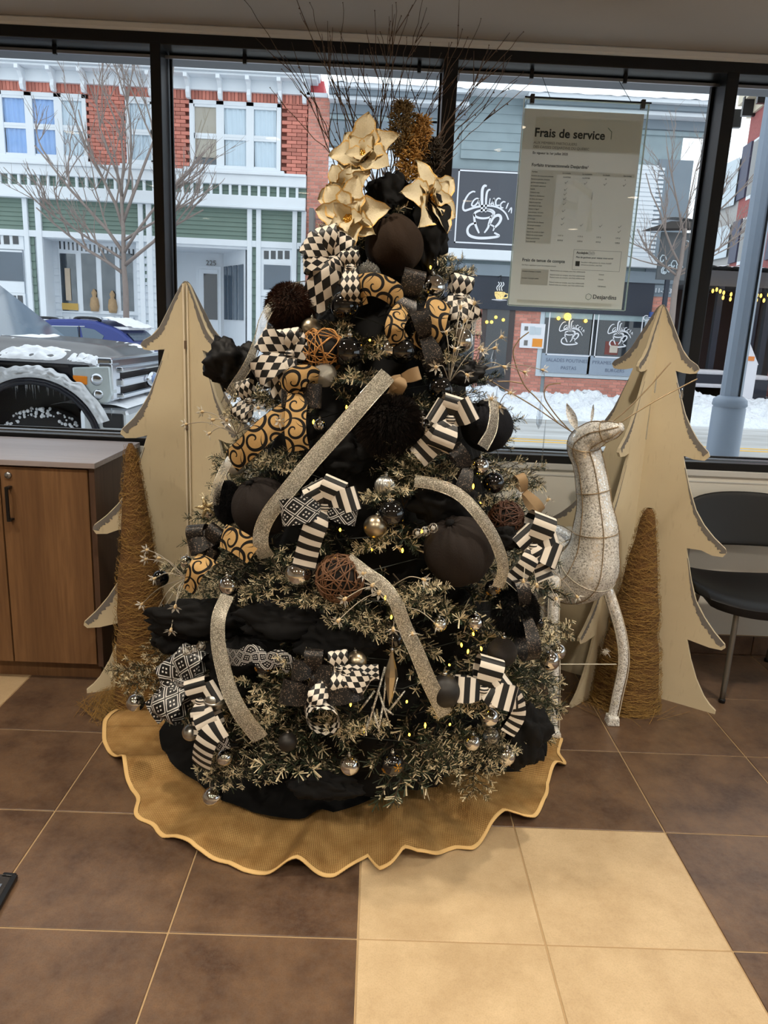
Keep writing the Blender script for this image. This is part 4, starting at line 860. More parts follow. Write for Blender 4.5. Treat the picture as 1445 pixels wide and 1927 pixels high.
a = sp2(258, 668); MB().bx(a[0]-.06, a[0]+.06, SYY+.05, SYY+1.7, GZ+.35, a[1]-.1).build('rear_bumper', M_blk, suv, bevel=.04); MB().bx(a[0]-.02, a[0]+.01, SYY+.6, SYY+1.15, a[1]-.02, a[1]+.1).build('number_plate', M_wp, suv)
for x in (xo[0][0]-.85, xo[0][0]-3.45): MB().lathe([(.2, -.1), (.33, -.09), (.34, 0), (.33, .09), (.2, .1)], (x, SYY+.08, GZ+.34), 20, axis='y').build('wheel', M_tire, suv, True)
a = sp2(44, 618); MB().ball((a[0], SYY-.12, a[1]-.05), .12, 10, 6, sc=(.6, 1, .8)).build('mirror', M_snow, suv, True)
# ---------------------------------------------------------------- pickup
M_truck = pm('black_truck_paint', (26, 29, 40), .25, .1, var=.1, sc=1.5); M_headl = pm('headlamp_glass', (196, 206, 208), .15, .2, var=.2, sc=14); M_amb = pm('amber_lamp', (250, 140, 20), .3)
M_icy = pm('icy_bumper_chrome', (206, 212, 218), .3, .6, var=.1, sc=6)
tr_ = thing('pickup_truck', 'black pickup truck crusted with snow and icicles parked close outside the left window', 'truck', (-4, 7, GZ))
TY_ = 6.0; TW = 1.95
def tp(px, py, y=TY_): return P(px, py, y)
XF = tp(209, 700).x; zh = tp(207, 689).z
zf = lambda py: tp(150, py).z
# hood
xb = tp(-40, 640, TY_+.8).x
def hoodfn(u, v):
    x = xb+(XF-.03-xb)*u; e = 2*v-1; zz = zh+.175*(1-abs(e)**2.6)*(1-.35*u**3)-.03*(1-u)*0; zz -= .10*max(0, u-.86)/.14*(1-abs(e)*.4); return Vector((x, TY_+.04+(TW-.08)*v, zz+.035*math.exp(-((abs(e)-.45)/.12)**2)*(1-u*.5)))
MB().grid(hoodfn, 26, 24).build('hood', M_truck, tr_, True)
# side with wheel arch
ar = []; cx_ = tp(68, 800).x; R_ = .50; cz_ = tp(72, 722).z-R_; czt = tp(72, 770).z-.40
sd_ = [(XF-.14, zh), (xb-.6, zh+.02), (xb-.6, GZ+.35), (cx_-R_, GZ+.35)]+[(cx_-R_*math.cos(i*PI/14), cz_+R_*math.sin(i*PI/14)) for i in range(15)]+[(tp(150, 790).x, tp(150, 775).z), (tp(176, 764).x, tp(176, 764).z), (tp(168, 745).x, tp(168, 745).z), (tp(137, 712).x, tp(137, 712).z), (tp(136, 690).x, tp(136, 690).z)]
MB().prism(sd_, 0, .05, lambda x, z, e: Vector((x, TY_+e, z))).build('side_panel', M_truck, tr_)
MB().bx(xb, XF-.12, TY_+.35, TY_+TW-.05, GZ+.4, zh-.03).build('engine_bay', M_blk, tr_)
MB().bx(xb-.6, tp(130, 690).x, TY_-.012, TY_+.0, tp(60, 688).z, tp(60, 684.5).z).build('belt_line', M_blk, tr_)
# flared wheel-arch lip with snow
def arcpts(r, i0=0, i1=14): return [Vector((cx_-r*math.cos(i*PI/14), TY_-.03, cz_+r*math.sin(i*PI/14))) for i in range(i0, i1+1)]
MB().tube(arcpts(R_+.02), .028, 8).build('arch_flare', M_truck, tr_, True)
rr = random.Random(9)
MB().grid(lambda u, v: Vector((cx_-(R_+.05+.10*v)*math.cos(PI*(.12+.76*u)), TY_-.035-.05*math.sin(PI*v)*max(0, .55+.9*noise.noise(Vector((u*34, v*6, 0)))), cz_+(R_+.05+(.115*v*max(0, .8+.5*noise.noise(Vector((u*16, 0, 3))))))*math.sin(PI*(.12+.76*u)))), 110, 10).build('arch_snow', M_snow, tr_, True)
MB().lathe([(.15, -.12), (.25, -.13), (.385, -.1), (.40, 0), (.385, .1), (.25, .13)], (cx_, TY_+.18, czt), 28, axis='y').build('wheel', M_tire, tr_, True)
MB().lathe([(.0005, -.02), (.2, -.03), (.24, 0)], (cx_, TY_+.06, czt), 20, axis='y').build('wheel_rim', M_chrome, tr_, True)
ts = MB()
for i in range(160):
    a = PI*rr.uniform(.2, .8); r = rr.uniform(.33, .40); q = Vector((cx_-r*math.cos(a), TY_+.07+rr.uniform(-.01, .05), czt+r*math.sin(a))); ts.ball(q, rr.uniform(.006, .016), 6, 4)
ts.build('tyre_snow', M_snow, tr_, True, kind='stuff')
ic = MB()
for i in range(34):
    s = rr.random(); px_ = 20+s*190; py_ = 716+ (0 if px_ < 110 else (px_-110)*.5); py_ = min(py_, 766) if px_ < 176 else 768; q = tp(px_, py_, TY_-.03); ic.lathe([(.006, 0), (.0035, -rr.uniform(.03, .06)), (.0005, -rr.uniform(.07, .16))], q, 5)
ic.build('icicles', glassmat('ice', (.9, .95, 1, 1), .3), tr_, True, kind='stuff')
# headlamp
hl = MB().prism([(tp(a, b).x, tp(a, b).z) for a, b in ((137, 691), (206, 690), (211, 740), (205, 757), (176, 763), (168, 742), (139, 712))], -.02, .12, lambda x, z, e: Vector((x, TY_+e, z))).build('headlamp', M_headl, tr_, bevel=.012)
MB().prism([(tp(a, b).x, tp(a, b).z) for a, b in ((139, 706), (166, 708), (166, 724), (150, 722), (140, 712))], -.03, .0, lambda x, z, e: Vector((x, TY_+e, z))).build('amber_lamp', M_amb, hl, bevel=.005)
for c_, r_ in (((183, 714), .05), ((186, 742), .042)): q = tp(*c_); MB().lathe([(.0005, -.03), (r_*.6, -.032), (r_, -.015), (r_+.006, .0)], (q.x, TY_-.005, q.z), 16, axis='y').build('lens', M_chrome, hl, True)
# grille on the front face
gzt, gzb = zh-.01, tp(209, 756).z; GX = XF
gy0, gy1 = TY_+.16, TY_+TW-.16
MB().bx(GX-.12, GX, TY_+.0+.02, gy0+.06, gzb, gzt+.03).bx(GX-.12, GX, gy1-.06, TY_+TW-.02, gzb, gzt+.03).bx(GX-.14, GX-.01, TY_+.05, TY_+TW-.05, gzt-.02, gzt+.07).build('grille_surround', M_chrome, tr_, bevel=.02)
MB().bx(GX-.1, GX-.05, gy0, gy1, gzb, gzt).build('grille_mesh', M_blk, tr_)
hh = gzt-gzb
for f0, f1 in ((.02, .2), (.36, .62), (.80, .98)): MB().bx(GX-.05, GX+.03, gy0+.02, gy1-.02, gzt-hh*f1, gzt-hh*f0).build('grille_bar', M_chrome, tr_, bevel=.015)
yc = TY_+TW/2; zc_ = gzt-hh*.55
em = MB().lathe([(.0005, .045), (.125, .04), (.145, .02), (.15, 0)], (0, 0, 0), 28, axis='x'); em.v = [(GX+.02+v[0], yc+v[1], zc_+v[2]*.46) for v in em.v]; em.build('oval_emblem_rim', M_chrome, tr_, True)
em = MB().lathe([(.0005, .055), (.115, .048), (.118, .03)], (0, 0, 0), 28, axis='x'); em.v = [(GX+.022+v[0], yc+v[1], zc_+v[2]*.42) for v in em.v]; em.build('oval_emblem', pm('emblem_blue', (120, 140, 180), .3), tr_, True)
# bumper
bz1, bz0 = tp(180, 767).z, GZ+.45
MB().bx(XF-.27, XF+.12, TY_-.02, TY_+TW+.02, bz0, bz1).build('bumper', M_icy, tr_, bevel=.05)
a = tp(194, 786); MB().bx(a.x, a.x+.17, TY_-.03, TY_, a.z-.08, a.z+.04).build('fog_recess', M_blk, tr_, bevel=.02)
MB().grid(lambda u, v: Vector((XF-.5+.62*u, TY_-.01+(TW)*v, bz1+.005+.05*math.sin(PI*u)*(.7+.6*noise.noise(Vector((u*4, v*9, 0)))))), 14, 30).build('bumper_snow', M_snow, tr_, True)
# windscreen and cab
wa, wb = tp(-45, 560, TY_+.2), tp(70, 642, TY_+.25)-Vector((.42, 0, 0))
MB().add([(wb.x, TY_+.1, wb.z), (wb.x, TY_+TW-.1, wb.z), (wb.x-.75, TY_+TW-.25, wb.z+.62), (wb.x-.75, TY_+.25, wb.z+.62), (wb.x-.04, TY_+.1, wb.z-.03), (wb.x-.04, TY_+TW-.1, wb.z-.03), (wb.x-.79, TY_+TW-.25, wb.z+.59), (wb.x-.79, TY_+.25, wb.z+.59)], [(0, 1, 2, 3), (4, 7, 6, 5), (0, 3, 7, 4)]).build('windscreen', M_cg, tr_)
MB().bar((wb.x+.02, TY_+.1, wb.z), (wb.x-.75, TY_+.25, wb.z+.64), .05, .05).build('pillar', M_truck, tr_)
MB().bx(wb.x-2.6, wb.x-.75, TY_+.24, TY_+TW-.24, wb.z+.58, wb.z+.66).bx(wb.x-2.6, wb.x-.6, TY_+.02, TY_+TW-.02, GZ+.4, wb.z).build('cab', M_truck, tr_, bevel=.04)
q = tp(-6, 676, TY_-.2); MB().ball((q.x-.12, TY_-.15, q.z+.05), .16, 12, 8, sc=(.6, .8, 1)).build('mirror', M_truck, tr_, True)
# snow patches on hood
def patch(u0, u1, v0, v1, th, seed):
    def f(u, v):
        b = hoodfn(u0+(u1-u0)*u, v0+(v1-v0)*v); e = math.sin(PI*u)*math.sin(PI*v); e = max(0, e)**.35*(.6+.7*noise.noise(Vector((u*7, v*4, seed)))+.2*noise.noise(Vector((u*20, v*14, seed)))); return b+Vector((0, 0, th*e-.012))
    MB().grid(f, 40, 14).build('hood_snow', M_snow, tr_, True)
patch(.34, .72, .02, .17, .055, 2); patch(.74, .93, .02, .12, .045, 5); patch(.70, .95, .55, .95, .02, 7); patch(.0, .40, .2, .9, .035, 8)
# ================================================================= CHRISTMAS TREE
T = Vector((0.0, 2.5, 0))
RZ = [(-.2, .60), (.05, .66), (.3, .72), (.8, .64), (1.1, .53), (1.35, .43), (1.55, .32), (1.75, .21), (1.95, .10), (2.1, .05), (2.6, .02)]
def RR(z):
    for (a, ra), (b, rb) in zip(RZ, RZ[1:]):
        if z <= b: return ra+(rb-ra)*max(0, (z-a))/(b-a)
    return .02
def OT(px, py, off=0.0):
    """the point where the sight line of a photo pixel meets the tree's cone surface (grown by off)"""
    d = ray(px, py); t = .8; best = None; bd = 9
    while t < 3.6:
        p = EYE+d*t; k = math.hypot(p.x-T.x, p.y-T.y)-RR(p.z)-off
        if k <= 0: return p
        if k < bd: bd = k; best = p
        t += .004
    return best
def NRM(p):
    o = Vector((p.x-T.x, p.y-T.y, .12)).normalized(); c = (EYE-p).normalized(); return (o*.45+c*.55).normalized()
M_needle = pm('pine_needle_green', (44, 58, 36), .6, var=.35, sc=30); M_needle2 = pm('pine_needle_dark', (28, 38, 27), .65, var=.3, sc=30)
M_flock = pm('flocked_needle_tip', (214, 201, 168), .85, var=.16, sc=40); M_stem = pm('branch_stem', (60, 48, 34), .8, var=.2)
M_bcloth = pm('black_cotton_cloth', (12, 12, 13), .85, var=.3, sc=14, spec=.25)
def frond(seed, L=.40, fl=.34):
    r = random.Random(seed); m = MB(); st = []
    for i in range(9):
        s = i/8; st.append(Vector((L*s, .03*math.sin(s*3+seed)*s, .05*s*s*math.sin(seed))))
    m.tube(st, [.004*(1-.7*i/8) for i in range(9)], 5, 3)
    def needles(a, b, n, flp):
        ax = (b-a); Ls = ax.length; ax.normalize(); u = ax.cross(Vector((.1, .2, 1))).normalized(); w = ax.cross(u)
        for i in range(n):
            s = r.random(); p = a+ax*Ls*s; th = r.random()*2*PI; out = (u*math.cos(th)+w*math.sin(th)); d = (ax*r.uniform(.35, 1.0)+out*r.uniform(.6, 1.0)).normalized(); ln = r.uniform(.018, .034); wd = r.uniform(.0011, .0020)
            q = d.cross(out+Vector((r.uniform(-1, 1), r.uniform(-1, 1), r.uniform(-1, 1)))*.8); q = q.normalized()*wd if q.length > 1e-4 else u*wd
            pr = flp*(.08+1.25*s)+(.12 if out.z > 0 else -.1)
            mi = 2 if r.random() < pr else (0 if r.random() < .6 else 1)
            k = 1.6 if mi == 2 else 1.0; q *= k; e = p+d*ln
            m.add([p-q*.6, p+q*.6, e+q*.8, e-q*.8], [(0, 1, 2, 3)], mi)
    for i in range(3, 9): needles(st[i-1], st[i], 14, fl*.8)
    needles(st[-1]-Vector((.03, 0, 0)), st[-1]+Vector((.03, 0, 0)), 26, fl*1.5)
    for k in range(13):
        s = .22+.75*k/12; p = st[0].lerp(st[-1], s); a = (1 if k % 2 else -1)*r.uniform(.5, .95); l = L*r.uniform(.26, .40)*(1.15-.5*s); tip = p+Vector((math.cos(a)*l, math.sin(a)*l, r.uniform(-.25, .45)*l))
        m.tube([p, (p+tip)/2+Vector((0, 0, .004)), tip], [.0025, .002, .001], 4, 3); needles(p, tip, 34, fl); needles(tip-(tip-p)*.25, tip+(tip-p)*.12, 16, fl*1.5)
    return m.mesh('branch', [M_needle, M_needle2, M_flock, M_stem], False)
FROND = [frond(i, .40, (.10, .20, .30, .40, .52)[i % 5]) for i in range(10)]
xt = thing('christmas_tree', 'tall flocked artificial Christmas tree dressed in black, white and gold', 'christmas tree', T)
MB().tube([T+Vector((0, 0, .02)), T+Vector((0, 0, 1.2)), T+Vector((0, 0, 1.9))], [.03, .022, .008], 10).build('trunk', M_stem, xt, True)
rb = random.Random(21)
def set_branch(base, tip, roll=0.0, me=None, sc=None):
    d = tip-base; L = d.length; d.normalize(); up = Vector((0, 0, 1)); y = up.cross(d).normalized(); z = d.cross(y)
    R = Matrix((d, y, z)).transposed() @ Matrix.Rotation(roll, 3, 'X'); s = (L/.43) if sc is None else sc
    mt = Matrix.Translation(base) @ R.to_4x4() @ Matrix.Diagonal((s, max(s, .62), max(s, .62), 1))
    return inst('branch', me or rb.choice(FROND), xt, None).__setattr__('matrix_basis', mt)
n_b = 0; ga = 2.399963
for i in range(228):
    s = (i+.5)/228; z = .14+1.80*(1-math.sqrt(1-s*.985)); a = i*ga+rb.uniform(-.25, .25); r = RR(z)
    front = math.sin(a) < .55
    if not front and i % 2: continue
    if math.sin(a) < 0 and z < .85 and rb.random() < .26: continue
    rt = r*rb.uniform(.84, 1.04); ri = r*rb.uniform(.32, .5); dz = -.06*r/.7+rb.uniform(-.04, .05)+(.10 if z > 1.6 else 0)
    o = Vector((math.cos(a), math.sin(a), 0)); base = T+o*ri+Vector((0, 0, z+.02)); tip = T+o*rt+Vector((0, 0, max(.27 if math.sin(a) < -.3 else .16, z+dz)))
    set_branch(base, tip, rb.uniform(-.5, .5), FROND[rb.choice((0, 1, 2, 3, 5, 6, 7)) if z < 1.0 else rb.choice((0, 1, 5, 6, 2))]); n_b += 1
# branches that the photo shows sticking out: (tip pixel, base pixel, reach off the cone)
for (tx_, ty_, bx_, by_, o_) in [(215, 1285, 310, 1250, .10), (235, 1300, 330, 1275, .10), (275, 1215, 330, 1290, .05), (375, 1455, 470, 1400, .05), (400, 1480, 480, 1430, .05), (470, 1470, 520, 1390, .03), (335, 1345, 420, 1350, .03), (900, 1500, 900, 1390, .02), (960, 1430, 880, 1390, .04), (870, 1445, 760, 1390, .03), (985, 1420, 900, 1420, .03),
        (640, 1395, 660, 1340, .03), (710, 1370, 650, 1380, .02), (1075, 1185, 980, 1215, .06), (1010, 1190, 950, 1230, .04), (1045, 1200, 960, 1260, .04), (480, 1130, 540, 1060, .04), (560, 1140, 600, 1060, .04), (500, 1060, 560, 1110, .03), (600, 1160, 650, 1110, .03), (560, 1250, 500, 1310, .03), (540, 1330, 480, 1300, .03), (510, 1300, 440, 1260, .03), (480, 1380, 540, 1340, .03), (880, 1330, 820, 1280, .03), (850, 1350, 900, 1310, .03),
        (640, 1180, 720, 1150, .03), (800, 1150, 740, 1080, .03), (690, 1210, 760, 1170, .03), (740, 870, 760, 960, .03), (800, 880, 760, 950, .03), (700, 920, 760, 930, .03), (780, 860, 740, 900, .03), (860, 900, 800, 880, .02), (980, 920, 900, 900, .04), (960, 940, 890, 950, .03), (830, 1110, 760, 1120, .03), (690, 1040, 760, 1000, .02), (470, 740, 530, 780, .04), (460, 760, 520, 740, .04), (430, 790, 500, 800, .03), (510, 880, 570, 880, .03), (470, 890, 530, 850, .02), (690, 740, 640, 690, .02), (640, 740, 690, 700, .02), (850, 700, 800, 660, .03), (870, 650, 810, 640, .03), (860, 520, 800, 500, .03), (840, 490, 790, 500, .02), (610, 640, 650, 600, .02), (690, 680, 720, 640, .02), (830, 610, 790, 640, .01), (430, 1000, 480, 1040, .02), (350, 1120, 420, 1110, .04), (330, 1080, 400, 1090, .04), (400, 960, 450, 980, .03), (630, 450, 680, 440, .02), (800, 470, 760, 470, .02), (740, 420, 745, 360, .03)]:
    set_branch(OT(bx_, by_, -.10), OT(tx_, ty_, o_), rb.uniform(-.4, .4), FROND[rb.choice((2, 3, 3, 4, 4, 7, 8, 8, 9, 9))], None)
# cloth stuffed inside the tree
inn = MB()
def innerfn(u, v):
    z = .10+1.78*v; a = 2*PI*u; k = RR(z)*(1-max(0, v-.9)*9.5)*(.66+.10*noise.noise(Vector((math.cos(a)*3, math.sin(a)*3, z*5)))+.05*noise.noise(Vector((math.cos(a)*9, math.sin(a)*9, z*9))))
    return T+Vector((math.cos(a)*k, math.sin(a)*k, z))
inn.grid(innerfn, 90, 60); o = inn.build('tree_wrap', M_bcloth, None, True); tag(o, 'black cotton cloth wrapped through the inside of the Christmas tree', 'cloth')
# string of warm lights
M_led = glow('warm_led', (255, 190, 50), 14); M_wire = pm('dark_green_wire', (16, 24, 16), .6)
sl = thing('string_lights', 'string of tiny warm lights wound through the Christmas tree', 'string lights', T)
wp = []
for i in range(500):
    z = .2+1.6*i/500; a = i*.24; k = RR(z)*.80; wp.append(T+Vector((math.cos(a)*k, math.sin(a)*k, z+.02*math.sin(i*1.7))))
MB().tube(wp, .0015, 3).build('wire', M_wire, sl)
BULB = MB().lathe([(.0005, .0), (.002, .002), (.003, .007), (.002, .012), (.0005, .015)], (0, 0, 0), 8).mesh('bulb', M_led)
LED = [(793, 1005), (757, 1040), (822, 1053), (717, 990), (700, 1030), (748, 970), (736, 1165), (905, 1217), (880, 1230), (930, 1235), (686, 1370), (765, 1323), (800, 1360), (846, 1365), (575, 1300), (860, 960), (890, 920), (903, 945), (802, 845), (812, 820), (696, 640), (745, 615), (846, 830), (905, 1280), (700, 425), (770, 432), (652, 770), (606, 855), (560, 1060), (770, 1380), (660, 1320), (845, 1250), (775, 770), (700, 470), (640, 590), (868, 1210), (890, 1190), (630, 1045), (810, 500), (475, 770), (590, 790), (725, 1120), (545, 1290), (640, 1000)]
for i, (x, y) in enumerate(LED):
    b = inst('bulb', BULB, sl); p = OT(x, y, .005 if i % 3 else -.02); b.matrix_basis = Matrix.Translation(p) @ Matrix.Rotation(rb.uniform(0, 2.5), 4, 'X') @ Matrix.Rotation(rb.uniform(0, 6), 4, 'Z')
# ---------------------------------------------------------------- skirt and black floor cloth
def polar(pxs, z=0.0):
    out = []
    for x, y in pxs: p = FL(x, y, z); out.append((math.atan2(p.y-T.y, p.x-T.x), math.hypot(p.x-T.x, p.y-T.y)))
    return sorted(out)
def interp(tab, a):
    a = (a+PI) % (2*PI)-PI; k = len(tab)
    for i in range(k):
        a0, r0 = tab[i-1] if i else (tab[-1][0]-2*PI, tab[-1][1]); a1, r1 = tab[i]
        if a <= a1: 
            s = (a-a0)/max(1e-6, a1-a0); return r0+(r1-r0)*s
    a0, r0 = tab[-1]; a1, r1 = tab[0][0]+2*PI, tab[0][1]; return r0+(r1-r0)*(a-a0)/(a1-a0)
sk = polar([(195, 1372), (191, 1395), (200, 1420), (225, 1447), (248, 1480), (252, 1515), (264, 1545), (292, 1568), (330, 1582), (360, 1612), (395, 1622), (430, 1627), (460, 1640), (510, 1645), (560, 1642), (600, 1650), (630, 1655), (665, 1641), (692, 1622), (712, 1646), (735, 1640), (760, 1626), (785, 1637), (830, 1617), (860, 1601), (885, 1602), (920, 1582), (950, 1548), (985, 1552), (1003, 1545), (1020, 1508), (1030, 1480), (1060, 1440), (1056, 1410)])
sk = [(PI*.35, .80), (PI*.6, .84), (PI*.85, .90)]+sk; sk.sort()
def weave():
    n = N('burlap'); v = n.obj(); w1 = n.new('TexWave'); w1.bands_direction = 'X'; w1.inputs['Scale'].default_value = 58; w1.inputs['Distortion'].default_value = 1.6; w1.inputs['Detail'].default_value = 2; w2 = n.new('TexWave'); w2.bands_direction = 'Y'; w2.inputs['Scale'].default_value = 58; w2.inputs['Distortion'].default_value = 1.2
    for w in (w1, w2): n.t.links.new(v, w.inputs['Vector'])
    h = n.M('MULTIPLY', n.M('ADD', w1.outputs['Fac'], w2.outputs['Fac']), .5); f = n.ramp(n.noise(16, 5), .3, .7)  # noise mottle f puts shading of the folds into the burlap colour
    c = n.mix(f, lin((170, 132, 80)), lin((216, 178, 118))); c = n.mix(n.M('MULTIPLY', n.M('SUBTRACT', 1.0, h), .95), c, lin((112, 80, 44))); n.col(c); n.set(.9, 0, .15); n.bump(h, .5, .003); return n.m
M_burlap = weave(); M_btrim = pm('burlap_binding', (222, 184, 122), .7, var=.08, sc=30)
skt = thing('tree_skirt', 'ruffled tan burlap tree skirt with a pale bound edge spread on the tiles', 'tree skirt', T)
def skz(a, s):
    w = .5+.5*math.sin(a*9+2.2*math.sin(a*4)+1.3*math.sin(a*7+1)); f = max(0, (s-.25)/.75)
    return .006+.05*w*w*f**1.3*(1 if s < .97 else .85)+.012*noise.noise(Vector((math.cos(a)*5, math.sin(a)*5, s*5)))*f+.03*(1-s)+.035*f*noise.noise(Vector((math.cos(a)*6.5+3, math.sin(a)*6.5, s*1.5)))
NA = 420
def skfn(u, v):
    a = 2*PI*u-PI; ro = interp(sk, a); s = .30+.70*v; r = ro*s; lift = max(.003, skz(a, s))
    r2 = r+(.010*math.sin(a*19+3*math.sin(a*5))*max(0, s-.6)/.4)
    # the lifted rim keeps its place on the sight line from above
    return T+Vector((math.cos(a)*r2, math.sin(a)*r2, lift))
o = MB().grid(skfn, NA, 26).build('burlap_panel', M_burlap, skt, True); so = o.modifiers.new('s', 'SOLIDIFY'); so.thickness = .002; so.offset = 1
tm = MB(); ring = [skfn(i/NA, 1.0) for i in range(NA)]; inr = [skfn(i/NA, .978) for i in range(NA)]
vs = []; fs = []
for i in range(NA): vs += [inr[i]+Vector((0, 0, .0035)), ring[i]+Vector((0, 0, .004)), ring[i]+Vector((0, 0, -.001))]
for i in range(NA):
    j = (i+1) % NA; fs += [(3*i, 3*i+1, 3*j+1, 3*j), (3*i+1, 3*i+2, 3*j+2, 3*j+1)]
tm.add(vs, fs).build('edge_binding', M_btrim, skt, True)
bk_ = polar([(300, 1392), (306, 1430), (330, 1462), (372, 1490), (410, 1522), (470, 1547), (560, 1562), (640, 1545), (700, 1522), (770, 1500), (850, 1462), (890, 1445), (985, 1470), (1022, 1455), (1028, 1420), (1022, 1385)])
bk_ = [(PI*.35, .6), (PI*.6, .62), (PI*.85, .66)]+bk_; bk_.sort()
def bkfn(u, v):
    a = 2*PI*u-PI; ro = interp(bk_, a); s = .12+.88*v; z = .34*(1-s)**1.1+.035*max(0, 1-s**6)+.03*noise.noise(Vector((math.cos(a)*4, math.sin(a)*4, s*3)))*(1-s**4)+.018*math.sin(a*17+s*6)*s*(1-s**8)
    ss = ro*s/interp(sk, a); return T+Vector((math.cos(a)*ro*s, math.sin(a)*ro*s, max(max(.02+.03*(1-s), z)+.018*s, (skz(a, ss)+.012) if ss > .3 else 0)))
o = MB().grid(bkfn, 220, 30).build('floor_cloth', M_bcloth, None, True); tag(o, 'black cloth gathered around the tree base on top of the burlap skirt', 'cloth')
# ================================================================= DECORATIONS
rnd = random.Random(77)
def sparkle(name, c, cs, rough=.35, sc=420, amt=.55, metal=.6, alpha=None):
    n = N(name); col = n.voro(sc, out='Color'); sp = n.new('SeparateColor'); n.t.links.new(col, sp.inputs[0])
    n.col(n.mix(n.gt(sp.outputs[0], 1-amt), lin(c), lin(cs))); n.set(rough, metal, .6)
    b = n.new('Bump'); b.inputs['Strength'].default_value = .7; b.inputs['Distance'].default_value = .004; n.t.links.new(sp.outputs[1], b.inputs['Height']); n.t.links.new(b.outputs[0], n.b.inputs['Normal'])
    if alpha: n.put(n.b.inputs['Alpha'], alpha(n))
    return n.m
M_mirror = pm('silver_mirror_glaze', (214, 214, 212), .04, 1, var=.02); M_champ = pm('matte_champagne_glaze', (176, 164, 142), .34, 1, var=.05); M_satin = pm('matte_silver_glaze', (186, 186, 182), .32, 1, var=.05)
M_gblack = pm('black_gloss_glaze', (8, 9, 11), .04, 0, var=.2, spec=.9); M_mblack = pm('matte_black_glaze', (30, 27, 25), .5, .2, var=.2); M_pearl = pm('pearl_glaze', (214, 214, 208), .2, .3, var=.04)
M_gsilver = sparkle('silver_glitter', (150, 148, 140), (236, 232, 220)); M_jewel = sparkle('jewelled_silver', (120, 118, 112), (240, 238, 230), .2, 160, .5, .9); M_gdark = sparkle('black_glitter', (20, 17, 16), (120, 104, 90), .4, 520, .10, .3)
M_clear = glassmat('clear_silver_glass', (.8, .82, .82, 1), .35, .08); M_gold = pm('gold_metal', (216, 164, 72), .3, 1, var=.08); M_cap = pm('silver_cap', (190, 188, 182), .25, 1)
UB = {}
def unit_ball(kind):
    if kind in UB: return UB[kind]
    m = {'mirror': M_mirror, 'champ': M_champ, 'satin': M_satin, 'gloss': M_gblack, 'matt': M_mblack, 'pearl': M_pearl, 'glitter': M_gsilver, 'jewel': M_jewel, 'dark': M_gdark, 'ribbed': M_satin, 'flake': M_gblack, 'clear': M_clear}[kind]
    b = MB()
    if kind == 'ribbed':
        b.grid(lambda u, v: Vector((math.sin(PI*v)*math.cos(2*PI*u)*(1+.045*math.cos(2*PI*u*18)), math.sin(PI*v)*math.sin(2*PI*u)*(1+.045*math.cos(2*PI*u*18)), -math.cos(PI*v)*.96)), 108, 14)
    elif kind == 'jewel':
        b.ball((0, 0, 0), .95, 24, 14)
        for i in range(170):
            z = 1-2*(i+.5)/170; a = i*2.39996; r = math.sqrt(1-z*z); b.ball((r*math.cos(a)*.96, r*math.sin(a)*.96, z*.96), .09, 6, 4)
    else: b.ball((0, 0, 0), 1, 32, 20)
    UB[kind] = b.mesh('ball', m); return UB[kind]
CAP = MB().lathe([(.16, .98), (.17, 1.0), (.17, 1.16), (.13, 1.2), (.0005, 1.2)], (0, 0, 0), 14).mesh('cap', M_cap)
HOOK = MB().tube([Vector((.10*math.cos(a*.7), 0, 1.30+.10*math.sin(a*.7))) for a in range(9)], .025, 5, closed=True).mesh('hook', M_cap)
def snowflake(parent, nrm, r, mat, size):
    nrm = Vector(nrm).normalized(); x = nrm.cross(Vector((.2, .3, 1))).normalized(); y = nrm.cross(x); m = MB(); sf = lambda a, b: (nrm+x*a+y*b).normalized()*1.012
    for k in range(6):
        c, s = math.cos(k*PI/3), math.sin(k*PI/3); m.tube([sf(0, 0), sf(c*size*.5, s*size*.5), sf(c*size, s*size)], .028, 4)
        for q in (.45, .72):
            for e in (-.7, .7): ca, sa = math.cos(k*PI/3+e), math.sin(k*PI/3+e); m.tube([sf(c*size*q, s*size*q), sf(c*size*q+ca*size*.3, s*size*q+sa*size*.3)], .024, 4)
    return inst('snowflake', m.mesh('snowflake', mat), parent, None)
def ornament(px, py, rp, kind, label, off=None, tilt=None):
    p = OT(px, py, .02); r = rp*(p-EYE).length/FPX; p = OT(px, py, r*.75 if off is None else off)
    t = thing('bauble', label, 'bauble', p, 'baubles on the Christmas tree')
    t.rotation_euler = (rnd.uniform(-.15, .15) if tilt is None else tilt, rnd.uniform(-.15, .15), rnd.uniform(0, 6) if kind != 'flake' else 0); t.scale = (r, r, r)
    for nm, me in (('ball', unit_ball(kind)), ('cap', CAP), ('hook', HOOK)): o = bpy.data.objects.new(nm, me); COL.objects.link(o); o.parent = t
    if kind == 'flake':
        for q, mt, sz in (((.45, -.85, .15), M_gold, .42), ((-.5, -.75, .65), M_cap, .3), ((-.75, -.6, -.3), M_gold, .25), ((.1, -.7, -.8), M_cap, .34)):
            o = snowflake(None, q, 1, mt, sz); o.parent = t
    return t
